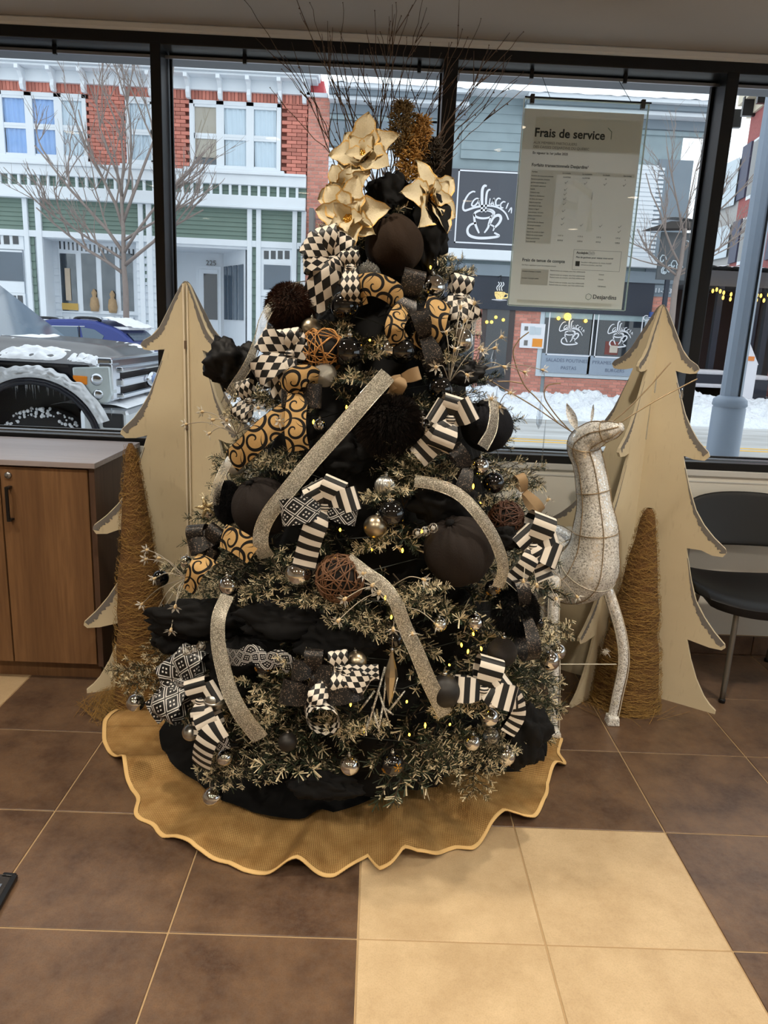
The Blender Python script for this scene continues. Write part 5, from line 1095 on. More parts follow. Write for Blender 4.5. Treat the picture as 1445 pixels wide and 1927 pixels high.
B = [(585, 618, 19, 'champ', 'matte champagne bauble just below the brown fur ball'), (610, 705, 23, 'glitter', 'silver glitter bauble below the gold twig ball'), (656, 663, 28, 'gloss', 'large glossy black bauble right of the gold twig ball'), (649, 576, 26, 'gloss', 'glossy black bauble left of the upper gold scroll ribbon'),
     (693, 517, 22, 'jewel', 'silver rhinestone covered bauble below the topmost cream flower'), (815, 540, 22, 'mirror', 'silver mirror bauble at the upper right edge above a scroll ribbon'), (866, 640, 24, 'mirror', 'silver mirror bauble among the flower wires at the upper right edge'), (735, 658, 19, 'mirror', 'small silver bauble tucked against a glossy black one near the tree middle top'), (757, 660, 24, 'gloss', 'glossy black bauble under the middle scroll loop'),
     (828, 732, 23, 'gloss', 'glossy black bauble above the right upper striped ribbon'), (790, 795, 18, 'mirror', 'upper silver bauble of the touching pair right of the dark fur ball'), (804, 814, 18, 'mirror', 'lower silver bauble of the touching pair right of the dark fur ball'), (602, 800, 12, 'mirror', 'tiny silver bauble beside the hanging scroll ribbon tail'), (902, 878, 18, 'mirror', 'silver mirror bauble below the black cloth ball at the right'), (929, 909, 20, 'gloss', 'glossy black bauble below the right black cloth ball'),
     (724, 914, 19, 'ribbed', 'ribbed silver bauble hanging from a frosted sprig at the tree centre'), (737, 967, 26, 'gloss', 'glossy black bauble directly below the ribbed silver bauble'), (706, 991, 22, 'champ', 'matte champagne bauble left of the central glossy black one'), (443, 873, 20, 'pearl', 'white pearl bauble half behind the left long scroll ribbon'), (592, 918, 13, 'mirror', 'small silver bauble behind the central striped bow'),
     (562, 1080, 25, 'mirror', 'large silver mirror bauble left of the brown twig ball'), (431, 1102, 19, 'mirror', 'silver mirror bauble at the top of the left hanging glitter ribbon'), (302, 1088, 15, 'gloss', 'glossy black bauble at the far left beside the coir cone'), (315, 1185, 16, 'satin', 'matte silver bauble below the left flower wires'), (304, 1156, 15, 'gloss', 'glossy black bauble behind the drooping left flower wires'), (360, 1152, 14, 'glitter', 'silver glitter bauble left of the black cloth swag'),
     (397, 965, 12, 'mirror', 'small silver bauble under the glitter starfish at the left edge'), (350, 1057, 11, 'mirror', 'small silver bauble behind the left scroll ribbon loop'), (255, 1322, 16, 'mirror', 'silver mirror bauble hanging at the far left tip of the lowest branches'), (303, 1319, 17, 'glitter', 'silver glitter bauble touching a small black one at the lower left'), (316, 1306, 13, 'gloss', 'small glossy black bauble touching the glitter one at the lower left'),
     (359, 1378, 15, 'satin', 'matte silver bauble hanging over the black cloth at the lower left'), (423, 1425, 15, 'mirror', 'silver bauble behind the lowest left sprig'), (400, 1500, 18, 'mirror', 'lowest silver bauble hanging over the burlap at the left'), (541, 1396, 17, 'matt', 'matte black bauble left of the lower checked ribbon ring'), (497, 1252, 18, 'flake', 'black bauble with gold snowflake beside the jewelled lattice ribbon'), (670, 1245, 20, 'champ', 'matte champagne bauble above the short checked ribbon'),
     (742, 1203, 16, 'gloss', 'glossy black bauble above the silver teardrop ornament'), (827, 1175, 14, 'mirror', 'small silver bauble right of the central glitter ribbon'), (893, 1172, 16, 'mirror', 'silver mirror bauble below the large right black cloth ball'), (1034, 1243, 18, 'mirror', 'silver mirror bauble at the right edge in front of the deer leg'), (1049, 1226, 15, 'mirror', 'smaller silver bauble behind another at the right edge by the deer leg'), (945, 1227, 27, 'dark', 'black glitter ball above the lower right striped bow'), (838, 1300, 30, 'matt', 'matte black ball behind the end of the central glitter ribbon'),
     (921, 1350, 17, 'mirror', 'silver bauble directly below the lower right striped bow'), (888, 1397, 15, 'mirror', 'silver bauble at the lower left of the lower right bauble cluster'), (952, 1422, 17, 'mirror', 'rightmost silver bauble of the lower right cluster in frosted needles'), (925, 1385, 15, 'clear', 'clear silver bauble in the middle of the lower right cluster'), (658, 1440, 18, 'mirror', 'silver mirror bauble hanging at the bottom centre'), (738, 1437, 21, 'flake', 'black bauble with gold and silver snowflakes at the bottom centre'),
     (928, 1108, 16, 'flake', 'black snowflake bauble below the right end of the curved glitter ribbon'), (1010, 1172, 13, 'gloss', 'small glossy black bauble at the right edge above two silver ones'), (605, 447, 16, 'clear', 'clear glass bauble inside the top checked ribbon loops')]
for b in B: ornament(*b)
# jingle bell
p = OT(405, 1317, .03); r = 20*(p-EYE).length/FPX
jb = thing('jingle_bell', 'silver jingle bell with a star cut-out at the lower left', 'bell', p)
MB().ball(p, r, 28, 18).build('shell', M_satin, jb, True); MB().lathe([(r*1.0, -.003), (r*1.09, 0), (r*1.0, .003)], p, 28).build('rim', M_satin, jb, True)
vd = (EYE-p).normalized(); sx_ = vd.cross(Vector((0, 0, 1))).normalized()*-1; uz = Vector((0, 0, 1))
st = []
for i in range(10): rr_ = r*(.24 if i % 2 == 0 else .10); a = PI/2+i*PI/5; q = (vd+sx_*(.30+rr_/r*math.cos(a))+uz*(.36+rr_/r*math.sin(a))).normalized(); st.append(p+q*r*1.01)
MB().add(st+[sum(st, Vector())/10], [(i, (i+1) % 10, 10) for i in range(10)]).build('star_hole', M_gblack, jb)
q = [(vd+uz*(-.55)+sx_*a).normalized() for a in (-.12, 0, .12)]; MB().tube([p+x*r*1.0 for x in q], r*.08, 6).build('slot', M_gblack, jb)
# teardrop, glitter twig, starfish
p = OT(735, 1278, .05); k = (p-EYE).length/FPX
td = thing('teardrop_ornament', 'long faceted silver teardrop ornament below a small black bauble', 'ornament', p)
MB().lathe([(.0005, -55*k), (4*k, -40*k), (10*k, -8*k), (12.5*k, 8*k), (10*k, 22*k), (4.5*k, 42*k), (2*k, 56*k)], p, 7).build('drop', M_champ, td); MB().lathe([(3*k, 54*k), (3*k, 60*k), (.5*k, 62*k)], p, 10).build('cap', M_cap, td, True); MB().tube([p+Vector((0, 0, 60*k)), p+Vector((0, .004, 85*k))], .0008, 4).build('hook', M_cap, td)
gt = thing('glitter_twig', 'silver glittered branching twig pick left of and below the teardrop ornament', 'twig pick', OT(720, 1320, .02)); m = MB()
for (a, b) in [((725, 1255), (690, 1375)), ((705, 1300), (675, 1340)), ((700, 1330), (715, 1380)), ((712, 1300), (735, 1370)), ((695, 1350), (685, 1385)), ((730, 1340), (762, 1300)), ((735, 1320), (748, 1275)), ((720, 1330), (740, 1345)), ((728, 1260), (722, 1320)), ((722, 1320), (712, 1375))]: m.tube([OT(*a, .03), (OT(*a, .04)+OT(*b, .05))/2, OT(*b, .045)], [.0032, .003, .0018], 6)
m.build('stems', M_gsilver, gt, True)
sfp = OT(388, 955, .05); sf = thing('starfish_ornament', 'small golden glitter starfish at the left edge above a tiny silver bauble', 'ornament', sfp); m = MB()
for i in range(5): a = PI/2+i*2*PI/5+.3; m.tube([sfp, sfp+Vector((math.cos(a)*.016, -.002, math.sin(a)*.016)), sfp+Vector((math.cos(a)*.034, 0, math.sin(a)*.034))], [.008, .006, .002], 8)
m.build('arms', sparkle('pale_gold_glitter', (150, 128, 86), (222, 204, 160)), sf, True)
# twig balls
def twigball(px, py, rp, c, label, n=34, wr=.0016):
    p = OT(px, py, .03); r = rp*(p-EYE).length/FPX; t = thing('twig_ball', label, 'ball', p, 'woven twig balls'); m = MB(); q = random.Random(px)
    for i in range(n):
        a = Vector((q.gauss(0, 1), q.gauss(0, 1), q.gauss(0, 1))).normalized(); x = a.cross(Vector((.3, .8, .5))).normalized(); y = a.cross(x); h = q.uniform(-.55, .55); s0 = q.uniform(0, 6); pts = []
        for j in range(19):
            th = s0+j/18*q.uniform(5.6, 6.4); pts.append(p+((x*math.cos(th)+y*math.sin(th))*math.sqrt(1-h*h)+a*(h+.10*math.sin(th*2+i))).normalized()*r*q.uniform(.95, 1.03))
        m.tube(spline(pts, 2), wr*q.uniform(.7, 1.3), 5)
    m.build('woven_twigs', pm('twig_'+label.split()[0], c, .6, var=.25, sc=50), t, True, kind='stuff')
    MB().ball(p, r*.86, 20, 12).build('core', pm('twig_core', (18, 12, 8), .9), t, True)
twigball(640, 1088, 46, (104, 70, 44), 'brown woven twig ball left of the central glitter ribbon'); twigball(606, 660, 42, (186, 132, 70), 'golden loose twig ball between champagne and glitter baubles', 24); twigball(952, 976, 33, (74, 44, 28), 'dark woven twig ball with glass bits at the right edge')
# fur balls
def furball(px, py, rp, c, label, sq=(1, 1, 1), n=5200, ln=.30, name='fur_ball', off=0.0):
    p = OT(px, py, off); r = rp*(p-EYE).length/FPX; t = thing(name, label, 'fur ball', p, 'fur balls on the tree'); m = MB(); q = random.Random(px+py)
    MB().ball(p, r*.8, 20, 12, sc=sq).build('core', pm('fur_core', tuple(x*.5 for x in c), .9), t, True)
    for i in range(n):
        d = Vector((q.gauss(0, 1), q.gauss(0, 1), q.gauss(0, 1))).normalized(); dd = Vector((d.x*sq[0], d.y*sq[1], d.z*sq[2])); a = p+dd*r*.78; g = (d+Vector((q.gauss(0, .22), q.gauss(0, .22), -.35+q.gauss(0, .2)))).normalized(); s = g.cross(Vector((q.random(), q.random(), q.random()))).normalized()*.0009
        b = a+g*r*ln*.6; e = a+g*r*ln*q.uniform(.75, 1.15)+Vector((0, 0, -r*.05)); m.add([a-s, a+s, b+s*.8, e, b-s*.8], [(0, 1, 2, 3, 4)])
    m.build('fur', pm('fur_'+str(px), c, .75, var=.5, sc=60, spec=.3), t, kind='stuff')
furball(546, 578, 46, (62, 38, 26), 'dark brown fur ball at the upper left edge of the tree', off=.06); furball(735, 800, 66, (26, 18, 14), 'large black brown fur ball at the centre right of the diagonal glitter ribbon', (1.0, .8, .9), 8000, off=.0); furball(970, 1150, 45, (14, 14, 16), 'black fur ball at the right edge beside the deer', (1, 1, 1.05), off=.02); furball(428, 945, 30, (16, 16, 20), 'black feathery fur puff at the left edge beside the black cloth ball', (.8, .8, 1.5), off=.03)
# cloth balls
def clothball(px, py, rp, label, c=(24, 20, 18), off=0.0, knot=.5):
    p = OT(px, py, off); r = rp*(p-EYE).length/FPX; t = thing('cloth_ball', label, 'cloth ball', p, 'black cloth balls on the tree')
    ax = Vector((-.35*knot*2, -.25, .9)).normalized(); rot = Vector((0, 0, 1)).rotation_difference(ax)
    def f(u, v):
        a = 2*PI*u; th = PI*v; g = .035*math.sin(a*15+3*math.sin(v*4)+px)*max(0, v-.35)**1.2+.02*math.sin(a*6+v*7); k = r*(1+g)
        return p+rot@Vector((math.sin(th)*math.cos(a)*k, math.sin(th)*math.sin(a)*k, -math.cos(th)*k*(1-.06*(v > .93))))
    MB().grid(f, 96, 30).build('wrapped_cloth', pm('cloth_'+str(px), c, .85, var=.2, sc=10, bump=.15, bsc=200, spec=.2), t, True)
    MB().lathe([(r*.10, 0), (r*.15, r*.06), (r*.07, r*.13), (.0005, r*.15)], (0, 0, 0), 12).build('knot', M_bcloth, t, True).matrix_basis = Matrix.Translation(p+ax*r*.92) @ rot.to_matrix().to_4x4()
clothball(863, 1037, 66, 'largest black cloth ball at the right of the tree under the curved glitter ribbon', (36, 30, 27), -.01); clothball(492, 955, 56, 'black pleated cloth ball at the left under the diagonal glitter ribbon', (34, 29, 27), -.02); clothball(916, 802, 48, 'black velvet ball at the right edge crossed by a sheer ribbon', (17, 18, 24), .0); clothball(741, 462, 52, 'dark brown cloth ball just under the black cloth at the treetop', (40, 28, 18), .02)
# cloth bunches
def bunch(px, py, rx, rz, label, seed, off=0.0, c=M_bcloth, depth=.7):
    p = OT(px, py, off); k = (p-EYE).length/FPX
    def f(u, v):
        a = 2*PI*u; th = PI*v; d = Vector((math.sin(th)*math.cos(a), math.sin(th)*math.sin(a), math.cos(th))); q = d*2.1+Vector((seed, seed*2, 0)); s = 1+.42*noise.noise(q*.75)+.24*noise.noise(q*1.7)+.05*math.sin(9*noise.noise(q*.6)*PI)
        return p+Vector((d.x*rx*k*s, d.y*min(rx, rz)*k*depth*s, d.z*rz*k*s))
    o = MB().grid(f, 56, 30).build('cloth_bunch', c, None, True); tag(o, label, 'cloth', 'black cloth bunches on the tree'); return o
M_shiny = pm('black_satin', (11, 11, 14), .6, var=.2, spec=.3)
for a in [(438, 690, 46, 46, 'black cloth bunch sticking out at the left edge beside the wooden tree', 3, .05, M_shiny), (738, 372, 44, 36, 'black cloth bunch at the treetop between the cream flowers', 5, .03), (806, 440, 34, 62, 'black cloth bunch at the upper right under the right cream flower', 7, .03), (560, 1170, 100, 38, 'black tulle bunch behind the frosted sprigs left of centre', 9, -.06), (380, 1168, 88, 34, 'black cloth swag at the left beside the hanging glitter ribbon', 11, .01), (330, 1200, 40, 30, 'black cloth end at the far left below the flower wires', 12, .03),
          (835, 945, 60, 40, 'black cloth bunch under the curved glitter ribbon', 13, -.03), (950, 1010, 28, 22, 'small black cloth fold beside the right twig ball', 15, .04), (990, 1385, 42, 60, 'black cloth hanging down at the lower right over the burlap', 17, .0), (860, 700, 48, 22, 'black pleated cloth at the right edge beside a glossy black bauble', 19, .02, M_shiny), (820, 640, 30, 40, 'black cloth fold at the upper right below the scroll ribbons', 21, -.01), (640, 1210, 70, 44, 'black tulle bunch above the black glitter loops', 23, -.06), (640, 860, 60, 40, 'black cloth fold at the tree centre below the diagonal ribbon', 25, -.05), (450, 1250, 60, 50, 'black cloth fold behind the lower left glitter ribbon', 27, -.05), (610, 1480, 60, 26, 'black cloth fold at the bottom centre under the lowest sprigs', 29, -.05)]: bunch(*a)
# ---------------------------------------------------------------- ribbon materials
def rib(name, fn, rough=.5, spec=.4, metal=0):
    n = N(name); u, v = n.uv(); n.col(fn(n, u, v)); n.set(rough, metal, spec); return n.m
BLK, WHT, TAN = lin((14, 14, 15)), lin((214, 206, 194)), lin((192, 158, 106))
M_stripe = rib('striped_ribbon', lambda n, u, v: n.mix(n.lt(n.M('FRACT', n.M('MULTIPLY', v, 2.0)), .5), BLK, WHT))
def dia(n, u, v):
    a = n.M('MULTIPLY', u, 3.0); b = n.M('MULTIPLY', v, 1.9); s = n.M('FLOOR', n.M('ADD', a, b)); d = n.M('FLOOR', n.M('SUBTRACT', a, b)); return n.mix(n.lt(n.M('MODULO', n.M('ABSOLUTE', n.M('ADD', s, d)), 2.0), .5), BLK, WHT)
M_dia = rib('diamond_ribbon', dia)
def lat(n, u, v):
    a = n.M('MULTIPLY', u, 1.5); b = n.M('MULTIPLY', v, 1.2); s = n.M('FRACT', n.M('ADD', a, b)); d = n.M('FRACT', n.M('ADD', n.M('SUBTRACT', a, b), 50.0))
    def cell(x): 
        e = n.M('ABSOLUTE', n.M('SUBTRACT', x, .5)); return e
    es, ed = cell(s), cell(d); mx = n.M('MAXIMUM', es, ed); line = n.M('MULTIPLY', n.gt(mx, .39), n.lt(mx, .455))
    ds = n.M('ABSOLUTE', n.M('SUBTRACT', es, .13)); dd = n.M('ABSOLUTE', n.M('SUBTRACT', ed, .13)); dot = n.lt(n.M('MAXIMUM', ds, dd), .06)
    return n.mix(n.M('MAXIMUM', line, dot), lin((14, 14, 16)), lin((206, 204, 200)))
M_lat = rib('jewelled_lattice_ribbon', lat, .35)
def scroll(n, u, v):
    def layer(ou, ov, sc, sgn):
        x = n.M('SUBTRACT', n.M('FRACT', n.M('ADD', n.M('MULTIPLY', u, sc), ou)), .5); y = n.M('SUBTRACT', n.M('FRACT', n.M('ADD', n.M('MULTIPLY', v, sc), ov)), .5)
        r = n.M('SQRT', n.M('ADD', n.M('MULTIPLY', x, x), n.M('MULTIPLY', y, y))); th = n.M('DIVIDE', n.M('ARCTAN2', y, x), 2*PI*sgn)
        ph = n.M('FRACT', n.M('ADD', n.M('SUBTRACT', n.M('MULTIPLY', r, 2.7), th), 10.0)); return n.M('MULTIPLY', n.lt(n.M('ABSOLUTE', n.M('SUBTRACT', ph, .5)), n.M('ADD', .07, n.M('MULTIPLY', r, .22))), n.lt(r, .47))
    edge = n.gt(n.M('ABSOLUTE', n.M('SUBTRACT', u, .5)), .485)
    return n.mix(n.M('MAXIMUM', n.M('MAXIMUM', layer(.05, .0, .82, 1), n.M('MULTIPLY', layer(.55, .5, .82, -1), 1.0)), edge), n.mix(n.noise(300, 2), lin((172, 138, 88)), TAN), lin((18, 15, 13)))
M_scroll = rib('gold_scroll_ribbon', scroll, .7, .2)
M_net = sparkle('silver_glitter_mesh', (128, 118, 96), (232, 222, 196), .35, 900, .34, .5)
def netalpha(n):
    u, v = n.uv(); f = n.M('FRACT', n.M('MULTIPLY', u, 16.0)); g = n.M('FRACT', n.M('MULTIPLY', v, 16.0)); return n.M('MAXIMUM', n.M('MAXIMUM', n.M('MULTIPLY', n.gt(f, .28), .96), n.M('MULTIPLY', n.gt(g, .55), .9)), .25)
M_net = sparkle('silver_glitter_mesh', (140, 134, 120), (240, 234, 218), .35, 900, .30, .4, netalpha)
M_sheer = sparkle('sheer_silver_ribbon', (176, 170, 156), (240, 236, 226), .4, 700, .3, .2, lambda n: n.M('ADD', .30, n.M('MULTIPLY', n.gt(n.M('ABSOLUTE', n.M('SUBTRACT', n.uv()[0], .5)), .44), .5)))
M_gedge = sparkle('silver_wire_edge', (170, 164, 148), (240, 234, 214), .3, 500, .4, .8)
M_gtan = pm('tan_grosgrain', (146, 120, 86), .7, var=.1, sc=60)
# ---------------------------------------------------------------- ribbons
def strip(label, mat, pts, wp, group, name='ribbon', edge=None, curl=.06):
    wp = [x*.88 for x in wp] if isinstance(wp, (list, tuple)) and mat is M_net else wp*.88 if mat is M_net else wp
    P_ = [OT(p[0], p[1], p[2] if len(p) > 2 else .05) for p in pts]; k = (P_[len(P_)//2]-EYE).length/FPX
    sp = spline(P_, 8); ns = [NRM(p) for p in sp]
    w = [wp*k]*len(sp) if not isinstance(wp, (list, tuple)) else [k*(wp[0]+(wp[-1]-wp[0])*i/(len(sp)-1)) for i in range(len(sp))]
    t = thing(name, label, 'ribbon', P_[0], group); MB().ribbon(sp, w, nrm=ns, curl=curl, rows=6).build('band', mat, t, True)
    if edge:
        for s in (-1, 1):
            e = [];
            for i, p in enumerate(sp): tg = (sp[min(i+1, len(sp)-1)]-sp[max(i-1, 0)]).normalized(); e.append(p+tg.cross(ns[i]).normalized()*w[i]*.5*s)
            MB().tube(e, .0013, 4).build('wired_edge', edge, t, True)
    return t
GN = 'silver glitter mesh ribbons'
strip('silver glitter mesh ribbon slanting from the tree centre down to the left', M_net, [(730, 705, .07), (690, 750, .08), (640, 808, .08), (585, 870, .08), (540, 925, .08), (508, 965, .08), (492, 1000, .07), (492, 1030, .06), (503, 1048, .02)], [36, 32], GN, edge=M_gedge)
strip('silver glitter mesh ribbon curving around the large right black cloth ball', M_net, [(780, 905, .05), (820, 912, .07), (862, 930, .09), (895, 962, .11), (925, 1005, .11), (942, 1045, .10), (946, 1075, .08), (936, 1105, .05)], 24, GN, edge=M_gedge)
strip('silver glitter mesh ribbon hanging from the twig ball down the tree centre', M_net, [(655, 1050, .06), (690, 1078, .08), (722, 1102, .09), (745, 1135, .09), (762, 1180, .08), (785, 1230, .08), (808, 1285, .07), (838, 1345, .04)], [22, 34], GN, edge=M_gedge)
strip('silver glitter mesh ribbon hanging from a silver bauble down the lower left', M_net, [(428, 1120, .06), (412, 1160, .09), (410, 1205, .10), (418, 1250, .10), (432, 1300, .10), (455, 1345, .09), (490, 1390, .04)], [28, 34], GN, edge=M_gedge)
strip('thin sheer silver ribbon arching outside the brown fur ball', M_sheer, [(595, 535, .03), (555, 542, .09), (520, 565, .12), (497, 600, .13), (486, 640, .12), (465, 690, .12), (435, 735, .10), (420, 765, .07)], 17, GN, edge=M_gedge)
strip('sheer silver ribbon falling across the right black velvet ball', M_sheer, [(925, 745, .10), (930, 775, .11), (925, 810, .11), (908, 842, .10)], [14, 22], GN, edge=M_gedge)
strip('sheer silver ribbon arching at the upper right edge by the window', M_sheer, [(845, 535, .05), (875, 560, .07), (893, 590, .07), (898, 630, .06)], 18, GN)
strip('short sheer silver ribbon at the left edge beside the feathery puff', M_sheer, [(428, 870, .06), (410, 910, .08), (403, 950, .07)], 18, GN)
# scroll ribbons
GS = 'gold ribbons with black scrolls'
strip('gold scroll ribbon arching over the upper middle of the tree', M_scroll, [(672, 575, .02), (668, 545, .07), (700, 535, .10), (735, 548, .10), (760, 572, .03)], 42, GS, curl=.12)
strip('short gold scroll ribbon loop right of the upper arch', M_scroll, [(770, 578, .03), (752, 592, .09), (742, 620, .10), (755, 645, .05)], 36, GS, curl=.12)
strip('wide gold scroll ribbon under the upper right silver bauble', M_scroll, [(790, 655, .02), (812, 620, .07), (820, 590, .09), (828, 565, .08)], 48, GS)
strip('gold scroll ribbon fold beside the left checked bow', M_scroll, [(540, 735, .08), (555, 712, .10), (580, 708, .08), (596, 722, .03)], 42, GS, curl=.12)
strip('long gold scroll ribbon reaching left to the pearl bauble', M_scroll, [(545, 775, .06), (505, 805, .09), (470, 838, .10), (436, 868, .08)], 46, GS)
strip('gold scroll ribbon tail hanging straight down left of centre', M_scroll, [(562, 738, .07), (556, 780, .08), (556, 815, .08), (562, 848, .06)], 42, GS)
strip('gold scroll ribbon tail below the left black cloth ball', M_scroll, [(420, 1008, .07), (450, 1022, .08), (478, 1042, .06)], 46, GS)
strip('gold scroll ribbon end hanging at the left edge above the flower wires', M_scroll, [(392, 1050, .06), (370, 1072, .10), (355, 1112, .09)], [44, 26], GS)
# dark glitter bands
GD = 'black glitter ribbon loops'
def loop(parent, c, ang, L, w, mat, n=None, lift=.55, name='loop', full=True, base=.0):
    n = n or NRM(c); d = Vector((math.cos(ang), 0, math.sin(ang))); d = (d-n*d.dot(n)).normalized(); side = d.cross(n); pts = []
    K = 18
    for i in range(K+1):
        a = 2*PI*i/K; al = L*(1-math.cos(a))/2; hh = L*lift*.5*math.sin(a)*(.35+.65*(1-math.cos(a))/2); pts.append(c+d*(al+base)+n*(hh+.004))
    o = MB().ribbon(pts, [w*(.68+.32*min(1, (1-math.cos(2*PI*i/K))/2*2.2)) for i in range(K+1)], side=side, rows=4).build(name, mat, parent, True); return o
def tail(parent, c, ang, L, w, mat, bend=.3, name='tail', seed=0):
    n = NRM(c); d = Vector((math.cos(ang), 0, math.sin(ang))); d = (d-n*d.dot(n)).normalized(); s = d.cross(n); pts = []
    for i in range(13): e = i/12; pts.append(c+d*L*e+s*L*bend*e*e+n*(.012*math.sin(e*5+seed)+.01))
    MB().ribbon(pts, [w*(.5+.5*min(1, i/3)) for i in range(13)], nrm=n, curl=.08, rows=4).build(name, mat, parent, True)
def bow(px, py, mat, wp, loops, tails, label, group, off=.05, knot=True, lift=.95):
    c = OT(px, py, off); k = (c-EYE).length/FPX; t = thing('ribbon_bow', label, 'bow', c, group); n = NRM(c)
    for q in loops: loop(t, c, math.radians(q[0]), q[1]*k, (q[2] if len(q) > 2 else wp)*k, q[3] if len(q) > 3 else mat, lift=lift)
    for i, q in enumerate(tails): tail(t, c, math.radians(q[0]), q[1]*k, (q[2] if len(q) > 2 else wp)*k, q[3] if len(q) > 3 else mat, q[4] if len(q) > 4 else .15, seed=i)
    if knot: MB().ball(c+n*.008, wp*k*.26, 12, 8, sc=(1, .8, .9)).build('knot', mat, t, True)
    return t
GC = 'checked ribbon bows'; GT = 'striped ribbon bows'; GL = 'jewelled lattice ribbons'
bow(628, 490, M_dia, 40, [(150, 62), (105, 60), (60, 50), (185, 55), (20, 45)], [(250, 92, 54, M_dia, .1), (305, 70, 36, M_dia, -.1)], 'large black and white checked bow at the upper left under the cream flower', GC, .07)
bow(660, 505, M_dia, 34, [(275, 60), (95, 30)], [], 'narrow checked ribbon loop left of the rhinestone bauble', GC, .09)
bow(548, 668, M_dia, 48, [(150, 66), (100, 48), (215, 78), (30, 40)], [(255, 82, 48, M_dia, -.1)], 'checked bow at the left between brown fur ball and black cloth', GC, .07)
bow(470, 755, M_dia, 30, [(240, 40), (110, 40)], [], 'small checked loop at the left behind a frosted sprig', GC, .04)
bow(862, 560, M_dia, 40, [(230, 50), (300, 52), (80, 40)], [(285, 85, 34, M_dia, .2)], 'checked bow at the upper right edge behind flower wires', GC, .05)
bow(640, 1258, M_dia, 36, [(100, 34), (330, 60), (275, 40)], [(345, 70, 30, M_dia, -.2)], 'small checked bow left of the lower champagne bauble', GC, .06)
rg = thing('ribbon_ring', 'checked ribbon curled into an open ring at the lower centre', 'ribbon', OT(606, 1345, .05), GC)
c = OT(606, 1345, .06); k = (c-EYE).length/FPX; pts = []
for i in range(26): a = math.radians(100+i*14.6); pts.append(c+Vector((math.cos(a)*30*k, -.02*math.sin(a)-.012*i/25, math.sin(a)*34*k)))
sd = Vector((.25, -.95, -.15)); MB().ribbon(pts, 34*k, side=sd, rows=3).build('band', M_dia, rg, True)
tail(rg, c+Vector((-20*k, -.02, 30*k)), math.radians(55), 40*k, 34*k, M_dia, .1)
bow(612, 955, M_stripe, 44, [(120, 52), (70, 60), (20, 66), (215, 40), (160, 50, 44, M_lat), (350, 62, 44, M_lat), (190, 84, 50, M_lat)], [(245, 120, 44, M_stripe, -.15)], 'striped and jewelled bow at the tree centre left of the black bauble', GT, .07)
bow(845, 790, M_stripe, 46, [(75, 46), (30, 52), (250, 60), (150, 40)], [(240, 92, 44, M_stripe, .15)], 'striped bow at the right between silver baubles and the black velvet ball', GT, .06)
bow(1000, 1030, M_stripe, 46, [(70, 66), (20, 52), (340, 56), (130, 40)], [(250, 80, 34, M_stripe, .2), (300, 66, 34, M_stripe, .1)], 'striped bow at the right edge against the glitter deer', GT, .08)
bow(908, 1298, M_stripe, 46, [(178, 56), (345, 62), (75, 62), (40, 50)], [(320, 60, 40, M_stripe, -.5)], 'striped bow at the lower right above the silver bauble cluster', GT, .06)
strip('striped ribbon tail curling down at the lower right edge', M_stripe, [(940, 1290, .05), (968, 1310, .06), (975, 1345, .06), (955, 1380, .04)], 28, GT, curl=.1)
bow(380, 1320, M_stripe, 40, [(110, 44), (40, 40), (300, 52)], [(285, 60, 36, M_stripe, .1)], 'striped bow at the lower left beside the jingle bell', GT, .05)
strip('striped ribbon tail curving down at the lower left over black cloth', M_stripe, [(420, 1365, .05), (396, 1382, .07), (383, 1410, .07), (378, 1442, .05)], 40, GT)
bow(345, 1285, M_lat, 48, [(75, 66), (130, 52), (250, 70), (200, 40)], [(235, 80, 46, M_lat, .1)], 'jewelled lattice bow at the far lower left beside frosted sprigs', GL, .06)
strip('jewelled lattice ribbon rippling behind the lower left glitter ribbon', M_lat, [(415, 1232, .02), (450, 1238, .05), (475, 1228, .05), (500, 1245, .05), (525, 1238, .05), (550, 1256, .04)], 30, GL)
strip('jewelled lattice ribbon end below the lower left lattice bow', M_lat, [(395, 1365, .03), (412, 1385, .05), (420, 1410, .04)], 28, GL)
for (x, y, w, ls, lab) in [(590, 1262, 34, [(180, 40), (90, 40), (350, 44)], 'black glitter loops left of the small checked bow'), (590, 1310, 44, [(170, 60), (15, 90), (60, 40)], 'black glitter loops above the checked ribbon ring'), (375, 1032, 34, [(100, 44), (40, 40), (330, 40)], 'black glitter loops at the left edge above the scroll ribbon end'), (560, 745, 44, [(0, 46), (180, 30)], 'black glitter fold under the left gold scroll fold'), (770, 560, 40, [(80, 50), (250, 40)], 'black glitter loop between the upper scroll ribbons'), (800, 635, 34, [(110, 50), (290, 60)], 'black glitter loop below the wide upper right scroll ribbon'), (985, 1150, 26, [(100, 60), (275, 90)], 'black glitter tail crossing the right black fur ball'), (395, 1020, 30, [(200, 40), (60, 34)], 'black glitter loops below the left feathery puff'), (880, 880, 30, [(130, 50), (250, 60)], 'black glitter loops left of the right silver and black baubles')]:
    bow(x, y, M_gdark, w, ls, [], lab, GD, .055, False)
bow(757, 712, M_gtan, 24, [(20, 34), (210, 30)], [(250, 40, 26, M_gtan, .1)], 'plain tan ribbon bow under the top end of the diagonal glitter ribbon', 'plain tan ribbons', .05, False)
bow(985, 925, M_gtan, 18, [(110, 34), (310, 50)], [], 'plain tan ribbon loop at the right edge near the deer tail', 'plain tan ribbons', .05, False)
